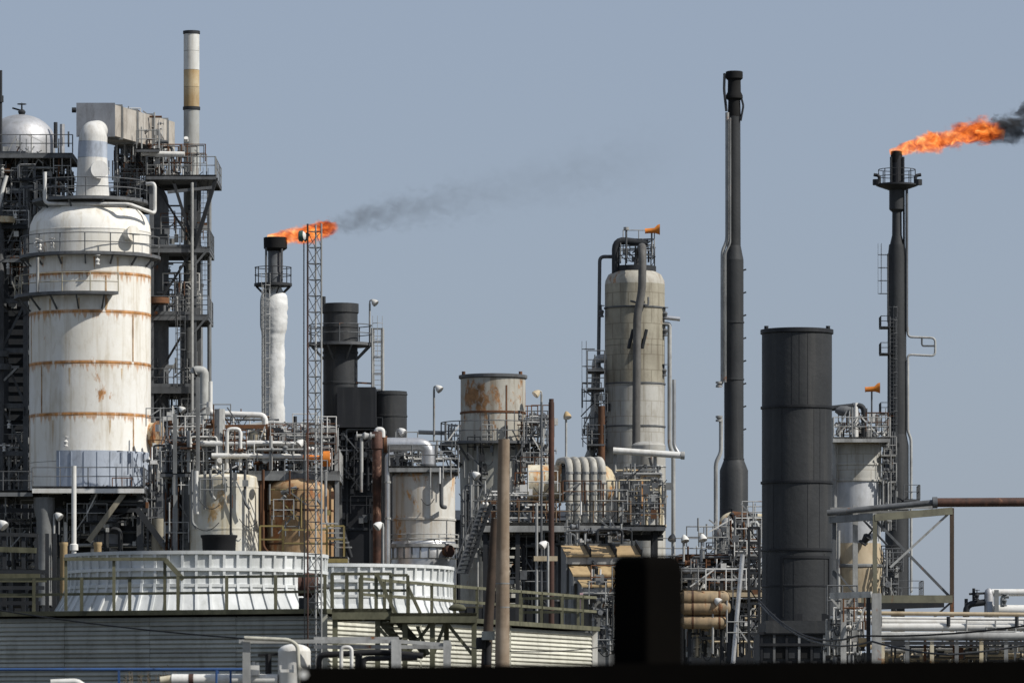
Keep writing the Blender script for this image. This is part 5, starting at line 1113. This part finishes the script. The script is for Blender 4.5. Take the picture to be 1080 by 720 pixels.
junk(pd, F, 205, 275, 503, 560, -4.3, -3.9, 14, 245, GM); junk(pd, F, 284, 352, 510, 580, -4.2, -3.8, 18, 246, [RUST, GREYP, LSTEEL, YELLOW])
for x, y1, m_ in ((207, 560, GREYP), (226, 530, LSTEEL), (262, 540, STEEL), (281, 585, RUST), (346, 560, LSTEEL), (336, 535, GREYP)): pipe('drop_line', [F.v(x, 499, -3.9), F.v(x, y1-6, -3.9), F.v(x+5, y1, -3.9)], .075, m_, pd, n=8)
F = Fr(304.0)
junk(rd, F, 412, 480, 472, 492, .6, 2, 16, 251, GM); junk(rd, F, 412, 484, 505, 590, -2.4, -1.9, 4, 252, GM)
F = Fr(350.0); junk(bf, F, 352, 405, 462, 560, -4.6, -3.7, 34, 253, [DSTEEL, DSTEEL, STEEL, BLACK])
F = Fr(314.0)
junk(dr, F, 484, 520, 470, 590, -3.2, -2.0, 30, 261, DM); junk(dr, F, 540, 584, 445, 550, -3, 1, 70, 262, GM); junk(dr, F, 462, 486, 455, 520, -1.5, 1, 20, 263, GM)
clutter(dr, F, 545, 584, 440, 470, -2, 1, 20, 264, GM, .04, .09, 8)
F = Fr(300.0)
junk(ed, F, 510, 590, 515, 553, -3, 2, 44, 271, GM); junk(ed, F, 590, 700, 520, 556, -3.2, -2, 30, 272, GM); junk(ed, F, 510, 600, 562, 640, -2.8, 0, 50, 273, DM); junk(ed, F, 650, 702, 500, 556, -2.8, 0, 24, 274, DM)
F = Fr(332.0)
junk(tc, F, 612, 640, 420, 500, -2, 0, 40, 281, DM); junk(tc, F, 652, 690, 262, 281, -1, 1, 16, 282, DM)
F = Fr(322.0); junk(rc_, F, 878, 934, 440, 463, -2.2, 1, 36, 291, GM); junk(rc_, F, 930, 944, 465, 560, -1, 1, 34, 292, DM); junk(rc_, F, 925, 950, 590, 640, -2, 0, 24, 293, DM)
F = Fr(296.0)
junk(mr_, F, 724, 803, 555, 600, -1, 4, 50, 301, GM); junk(mr_, F, 724, 803, 600, 690, -3, 2, 70, 302, GM); junk(mr_, F, 772, 805, 540, 640, -2, 2, 34, 303, DM)
F = Fr(205.0); junk(pr_, F, 925, 1080, 684, 700, -.3, 1.5, 24, 311, GM); junk(pr_, F, 874, 912, 640, 695, 0, 1.5, 24, 312, GM)
F = Fr(272.0); junk(ac, F, 592, 660, 558, 572, .2, 1, 8, 321, DM); junk(ac, F, 618, 668, 612, 690, -2.6, -1.2, 34, 322, GM)
# vertical weld seams on the black stacks
F = Fr(240.0)
for i, (ya, yb) in enumerate(((656, 583), (583, 509), (509, 430), (430, 350))):
    for a in (-62 + 17*i, -8 + 23*i % 60, 48 - 11*i):
        p = Vector((F.X(840.5) + 37.05*F.k*math.sin(R(a)), 240 - 37.05*F.k*math.cos(R(a)), F.Z(ya) + .05))
        place('weld_seam', unit('box', BLACK), p, Quaternion((0, 0, 1), R(a)), (.02, .012, F.Z(yb) - F.Z(ya) - .1), bs)
# dry brush by the pipeline
G = Fr(152.0); rg = random.Random(4); t = thing('dry_brush', 'dry weeds growing between the white pipe ends at the bottom left', 'weeds', G.g(155))
b = MB(); b2 = MB()
for i in range(46):
    x = rg.uniform(128, 185); p = Vector((G.X(x), 152 + rg.uniform(-.3, .3), 0)); top = G.v(x + rg.uniform(-6, 6), rg.uniform(701, 716), rg.uniform(-.3, .3)); b.tube([p, p.lerp(top, .6), top], [.012, .009, .004], 5)
    for j in range(10):
        c = p.lerp(top, rg.uniform(.7, 1.0)); u_ = Vector((rg.uniform(-1, 1), rg.uniform(-1, 1), rg.uniform(-.3, 1))).normalized()*rg.uniform(.05, .11); w_ = u_.cross(Vector((rg.random(), rg.random(), rg.random()))).normalized()*.018
        b2.add([c, c + u_*.5 + w_, c + u_, c + u_*.5 - w_], [(0, 1, 2, 3)])
b.build('stems', POLE, t); b2.build('leaves', mat('dry_leaves', (.15, .14, .07), (.1, .09, .04), rough=.9), t)['kind'] = 'stuff'

# ================================================================ POLES AND NEAR PIPEWORK
F = Fr(165.0); k = F.k
t = thing('wooden_pole', 'weathered pale wooden utility pole in front of the siding', 'pole', F.g(530))
b = MB(); b.tube([Vector((F.X(529.5), 165, 0)), F.v(529.8, 690), F.v(530.3, 580), F.v(531.5, 463)], [.24, .21, .19, .165], 16); b.build('shaft', POLE, t)
for y in (615, 640): lathe('band', F.X(530.2), 165, F.prof([(7.4, y+.6), (7.4, y-.6)]), GREYP, t, 16)
t = thing('dark_pole', 'dark leaning wooden pole just left of the pale utility pole', 'pole', F.g(513))
b = MB(); b.tube([Vector((F.X(509), 166, 0)), F.v(513, 690, 1), F.v(522, 545, 1)], [.18, .15, .12], 14); b.build('shaft', POLED, t)
t = thing('pole_lamp', 'black pole transformer and pale box lamp on the dark leaning pole', 'lamp', F.v(515, 690, .6)); b = MB(); b.box(F.v(508, 674, .3), F.v(522, 665, .8)); b.build('lamp_box', SIDING2, t)
lathe('canister', F.X(507), 165.6, F.prof([(5, 684), (5.4, 680), (5.4, 673), (4, 671)]), BLKRUB, t, 14); lathe('bracket', F.X(514), 165.7, F.prof([(4, 700), (4, 676)]), BLKRUB, t, 12)
def cable(name, label, pts, r, m, Y0):
    t = thing(name, label, 'cable', pts[0]); P_ = []
    for i in range(len(pts)-1):
        a, c = Vector(pts[i]), Vector(pts[i+1]); sag = (c-a).length*.006 if 'lower left' in label else (c-a).length*.02
        for j in range(8): f = j/8; P_.append(a.lerp(c, f) - Vector((0,0,sag*4*f*(1-f))))
    P_.append(Vector(pts[-1])); b = MB(); b.tube(P_, r, 6); b.build('wire', m, t)
G = Fr(150)
cable('overhead_cable', 'black overhead cable sagging across the grey siding at lower left', [Fr(160).v(-20, 640), Fr(148).v(258, 673)], .022, BLKRUB, 150)
cable('overhead_cable', 'thin black cable crossing the lit siding behind the poles', [Fr(172).v(480, 680), Fr(180).v(640, 681)], .018, BLKRUB, 172)
cable('overhead_cable', 'upper black cable drooping from the black stack to the right edge', [Fr(225).v(800, 632), Fr(190).v(905, 670), Fr(185).v(1110, 655)], .035, BLKRUB, 225)
cable('overhead_cable', 'lower black cable drooping from the black stack along the pipe rack', [Fr(224).v(800, 636), Fr(188).v(920, 676), Fr(185).v(1000, 690), Fr(185).v(1110, 674)], .035, DSTEEL, 225)
F = Fr(150.0); k = F.k
t = thing('pipe_trestle', 'pale square legged pipe frame along the bottom in front of the cooling tower', 'pipe frame', F.g(340))
for x, w in ((260, .2), (418, .26), (471.5, .2)): p = F.v(x, 675, 0); bar('leg', (p.x, p.y, 0), p, w, w, LSTEEL, t)
for y, xa, xb, d in ((676, 252, 420, 0), (672.5, 330, 420, .8), (681, 330, 476, .9), (676, 420, 476, 0)): bar('top_beam', F.v(xa, y, d), F.v(xb, y+(4 if xa == 420 else 0), d), .09, .1, LSTEEL, t)
pipe('bent_conduit', [F.v(258, 672.5, -.2), F.v(305, 674.5, -.2), F.v(314, 680, -.2), F.v(316, 720, -.2)], .055, mat('pale_conduit', (.5,.48,.4)), t)
pipe('white_arch', [F.v(360, 705, -.1), F.v(360, 682, -.1), F.v(371, 682, -.1), F.v(371, 705, -.1)], .05, WHITE, t, rad=.14)
pipe('black_hose', [F.v(336, 706, .3), F.v(336, 690, .3), F.v(400, 687, .3), F.v(446, 691, .3)], .08, BLKRUB, t, rad=.25); pipe('black_hose', [F.v(383, 706, .2), F.v(383, 694, .2), F.v(440, 693, .2)], .07, BLKRUB, t, rad=.2); rod('black_stub', F.v(378, 706, .3), F.v(378, 689, .3), .1, BLKRUB, t)
t = thing('white_tank', 'small white domed tank at the bottom left of the dark wall', 'tank', F.g(309))
lathe('shell', F.X(309.5), 150.6, [(17*k, 0)] + F.prof([(17.3, 716), (17.3, 686)] + dome(17.3, 686, 8, 5)), WHITE, t, 28); bar('ledge', F.v(296, 707, -.1), F.v(309, 707, -.1), .1, .08, WHITE, t)
for x in (296, 309): bar('bracket', F.v(x, 709, -.1), F.v(x, 701, -.1), .05, .05, WHITE, t)
t = thing('white_pipeline', 'white pipeline with a red band along the bottom left edge', 'pipeline', F.v(215, 716)); pipe('pipe', [F.v(180, 716, .5), F.v(292, 716, .5)], 6*k, WHITE, t, n=16); rod('red_band', F.v(198, 716, .5), F.v(203, 716, .5), 6.3*k, RUSTRED, t, True); pipe('end_cap', [F.v(168, 717, .5), F.v(182, 715, .5)], 4.4*k, EXCH, t)
for x in (228, 243): pipe('strap', [F.v(x, 724, .1), F.v(x, 706, .1)], .03, BLUEP, t, n=6)
t = thing('white_pipe_stub', 'white domed pipe end peeping over the lower left edge', 'pipe', F.v(70, 720)); pipe('pipe', [F.v(52, 719, .5), F.v(80, 718, .5), F.v(88, 724, .5)], 3.6*k, WHITE, t)
t = thing('blue_pipe', 'thin blue pipe running level along the bottom left', 'pipe', F.v(130, 705)); rod('pipe', F.v(-20, 705, .9), F.v(262, 705, .9), .04, BLUEP, t)
for x in (123, 228): bar('support', F.v(x, 730, .9), F.v(x, 706, .9), .06, .06, BLUEP, t)
t = thing('black_tee_post', 'black T shaped post left of the small white tank', 'post', F.g(282)); p = F.v(282, 689, .6); rod('shaft', (p.x, p.y, 0), p, .085, BLKRUB, t); bar('cross_head', F.v(271, 690, .6), F.v(293, 689, .6), .1, .07, BLKRUB, t)
t = thing('valve_cluster', 'white valve boxes beside the pale frame leg', 'valve', F.v(268, 716)); b = MB(); b.box(F.v(264, 711, .2), F.v(273, 701, .4)); b.build('box', WHITE, t); rod('stem', F.v(267, 701, .3), F.v(267, 697, .3), .04, WHITE, t); rod('stem', F.v(271, 701, .3), F.v(271, 698, .3), .04, WHITE, t)

# ================================================================ DARK FOREGROUND
F = Fr(40.0); k = F.k
fw = thing('foreground_wall', 'blurred black wall across the bottom right foreground', 'wall', F.g(700))
b = MB(); zl, zr = F.Z(702.5), F.Z(694)
xa, xb = F.X(314.5), F.X(1180)
b.add([(xa, 40, 0), (xb, 40, 0), (xb, 40, zr), (xa, 40, zl), (xa, 40.4, 0), (xb, 40.4, 0), (xb, 40.4, zr), (xa, 40.4, zl)], [(0,1,2,3), (5,4,7,6), (3,2,6,7), (0,3,7,4), (1,5,6,2), (0,4,5,1)])
b.build('wall_body', WALLBLK, fw)
rod('bolt_head', F.v(320.5, 711, -.06), F.v(320.5, 711, -.01), .028, WHITE, fw, True)
t = thing('black_post', 'blurred square black post with rounded top behind the dark wall', 'post', F.g(686, 1.0))
b = MB(); NP = 40; hs_ = .194; pc = Vector((F.X(686.5), 41.0, 0))
def ringp(sc, z):
    o_ = []
    for i in range(NP):
        a_ = 2*math.pi*i/NP; c_, s_ = math.cos(a_), math.sin(a_); ex = 2/9.0
        x_ = math.copysign(abs(c_)**ex, c_)*hs_*sc; y_ = math.copysign(abs(s_)**ex, s_)*hs_*sc
        th = R(42); o_.append(Vector((pc.x + x_*math.cos(th) - y_*math.sin(th), pc.y + x_*math.sin(th) + y_*math.cos(th), z)))
    return o_
zt_ = F.Z(580.5); lv = [ringp(1, 0), ringp(1, zt_-.11)] + [ringp(1 - .3*(1-math.cos(R(q_))), zt_-.11+.11*math.sin(R(q_))) for q_ in (20, 40, 60, 75, 90)]
vv = [p for r_ in lv for p in r_]
b.add(vv, [(i*NP+j, i*NP+(j+1) % NP, (i+1)*NP+(j+1) % NP, (i+1)*NP+j) for i in range(len(lv)-1) for j in range(NP)] + [tuple(range(len(vv)-NP, len(vv)))], True)
b.build('post_body', WALLBLK, t)

# ================================================================ FLAMES AND SMOKE
def plume(name, label, cat, F, pts, kind, dens=1.0, seed=0.0, parent_group=None):
    """pts: list of (x, y, radius) in drawing units; a soft volume that follows the spine"""
    sp = [(F.v(x, y), r*F.k) for x, y, r in pts]; o0 = sp[0][0]
    t = bpy.data.objects.new(name, None)
    b = MB(); cen = [p for p, r in sp]; b.tube(cen, [r*1.5 for p, r in sp], 14)
    me = bpy.data.meshes.new(name); me.from_pydata([Vector(v) - o0 for v in b.v], [], b.f); me.update()
    o = bpy.data.objects.new(name, me); COL.objects.link(o); o.location = o0
    o['label'] = label; o['category'] = cat
    L = (sp[-1][0] - o0).x
    m = bpy.data.materials.new(name); m.use_nodes = True; n = m.node_tree.nodes; l = m.node_tree.links
    n.remove(n['Principled BSDF']); out = n['Material Output']
    tc_ = n.new('ShaderNodeTexCoord'); sx = n.new('ShaderNodeSeparateXYZ'); l.new(tc_.outputs['Object'], sx.inputs[0])
    def M(op, a, c=0.0, e=None):
        q = n.new('ShaderNodeMath'); q.operation = op
        for i, s in enumerate((a, c) if e is None else (a, c, e)):
            if isinstance(s, (int, float)): q.inputs[i].default_value = s
            else: l.new(s, q.inputs[i])
        return q.outputs[0]
    u = M('DIVIDE', sx.outputs[0], L)
    def curve(vals):
        mx = max(abs(v) for v in vals) + 1e-6; c = n.new('ShaderNodeFloatCurve'); cu = c.mapping.curves[0]
        us = [((p - o0).x)/L for p, r in sp]
        while len(cu.points) < len(us): cu.points.new(0.5, 0.5)
        for q, (uu, v) in enumerate(zip(us, vals)): cu.points[q].location = (uu, 0.5 + 0.5*v/mx); cu.points[q].handle_type = 'AUTO'
        c.mapping.update(); l.new(u, c.inputs['Value'])
        return M('MULTIPLY', M('SUBTRACT', c.outputs[0], 0.5), 2*mx)
    zc = curve([(p - o0).z for p, r in sp]); rr_ = curve([r for p, r in sp])
    avg = sum(r for p, r in sp)/len(sp)
    dz = M('SUBTRACT', sx.outputs[2], zc); dist = M('SQRT', M('ADD', M('MULTIPLY', dz, dz), M('MULTIPLY', sx.outputs[1], sx.outputs[1])))
    dn = M('DIVIDE', dist, rr_)
    def noise(sc, det, st, dd=0.0):
        mp = n.new('ShaderNodeMapping'); mp.inputs['Scale'].default_value = st; mp.inputs['Location'].default_value = (seed, seed*1.7, 0)
        l.new(tc_.outputs['Object'], mp.inputs[0]); q = n.new('ShaderNodeTexNoise'); q.inputs['Scale'].default_value = sc; q.inputs['Detail'].default_value = det
        q.inputs['Roughness'].default_value = 0.62; q.inputs['Distortion'].default_value = dd; l.new(mp.outputs[0], q.inputs['Vector']); return q.outputs['Fac']
    def ramp(s, a, c):
        q = n.new('ShaderNodeMapRange'); q.interpolation_type = 'SMOOTHSTEP'; q.inputs['From Min'].default_value = a; q.inputs['From Max'].default_value = c; l.new(s, q.inputs['Value']); return q.outputs[0]
    amp = 2.2 if kind == 'flame' else 3.6
    big = noise((0.9 if kind == 'flame' else 1.15 if kind == 'thick' else 2.3)/avg, 5, (.7, 1, 1), .4 if kind == 'flame' else 1.0)
    field = M('ADD', M('SUBTRACT', 1.0, dn), M('MULTIPLY', M('SUBTRACT', big, .5), amp))
    if kind == 'flame':
        mask = M('MULTIPLY', ramp(field, .18, .5), ramp(u, 1.02, .9))
        hot = noise(1.5/avg, 5, (.75, 1, 1), .8)
        h = M('ADD', M('ADD', M('MULTIPLY', M('SUBTRACT', hot, .5), 3.4), .6), M('ADD', M('MULTIPLY', u, -.4), M('MULTIPLY', M('SUBTRACT', 1.0, dn), .12)))
        cr = n.new('ShaderNodeValToRGB'); e = cr.color_ramp.elements
        e[0].position = 0.0; e[0].color = (.10, .012, .003, 1); e[1].position = 1.0; e[1].color = (1.4, .8, .26, 1)
        for pos, c in ((.28, (.36, .055, .009, 1)), (.55, (.85, .19, .03, 1)), (.78, (1.1, .36, .07, 1))): q = e.new(pos); q.color = c
        l.new(h, cr.inputs[0])
        em = n.new('ShaderNodeEmission'); l.new(cr.outputs[0], em.inputs['Color']); l.new(M('MULTIPLY', mask, dens*2.6/avg), em.inputs['Strength'])
        ab = n.new('ShaderNodeVolumeAbsorption'); ab.inputs['Color'].default_value = (.12, .05, .03, 1); l.new(M('MULTIPLY', mask, dens*2.2/avg), ab.inputs['Density'])
        ad = n.new('ShaderNodeAddShader'); l.new(em.outputs[0], ad.inputs[0]); l.new(ab.outputs[0], ad.inputs[1]); l.new(ad.outputs[0], out.inputs['Volume'])
    else:
        lo, hi = (.1, .9) if kind == 'thin' else (.25, .75)
        mask = ramp(field, lo, hi)
        if kind == 'thin': mask = M('MULTIPLY', mask, M('ADD', M('MULTIPLY', ramp(u, .98, .6), .04), M('POWER', ramp(u, .7, -.3), 2.4)))
        else: mask = M('MULTIPLY', mask, M('MULTIPLY', ramp(u, -.02, .08), 1.0))
        pv = n.new('ShaderNodeVolumePrincipled'); pv.inputs['Color'].default_value = (.09, .085, .08, 1); pv.inputs['Absorption Color'].default_value = (0, 0, 0, 1)
        l.new(M('MULTIPLY', mask, dens/avg), pv.inputs['Density']); l.new(pv.outputs[0], out.inputs['Volume'])
    me.materials.append(m); o['kind'] = 'stuff' if kind != 'flame' else o.get('kind', 'stuff')
    if kind == 'flame': del o['kind']
    return o
F = Fr(440.0)
plume('flare_flame', 'large orange flame blowing right from the burning flare stack', 'flame', F, [(938, 160, 4.5), (952, 157.5, 8), (968, 152.5, 11), (985, 148, 14), (1003, 146, 15), (1020, 142, 17), (1036, 138, 19), (1050, 139, 14), (1060, 141, 9)], 'flame', 1.0, 3.1)
plume('smoke_plume', 'thick dark smoke trailing from the large flame at right', 'smoke', F, [(1026, 141, 10), (1042, 139, 17), (1058, 136, 20), (1072, 131, 25), (1090, 126, 29), (1120, 120, 33)], 'thick', 3.6, 1.3)
F = Fr(392.0)
plume('flare_flame', 'smaller orange flame blowing right from the white wrapped flare stack', 'flame', F, [(282, 250, 3.5), (294, 249, 8), (306, 248, 10), (320, 247, 12), (332, 244, 14), (342, 241, 14), (350, 240, 10), (357, 240, 6)], 'flame', 1.0, 8.4)
plume('smoke_plume', 'faint grey smoke drifting from the smaller flame across the sky', 'smoke', F, [(338, 243, 10), (370, 236, 16), (400, 226, 20), (440, 219, 24), (490, 208, 29), (550, 196, 35), (640, 178, 43), (760, 150, 53)], 'thin', 1.7, 5.2)
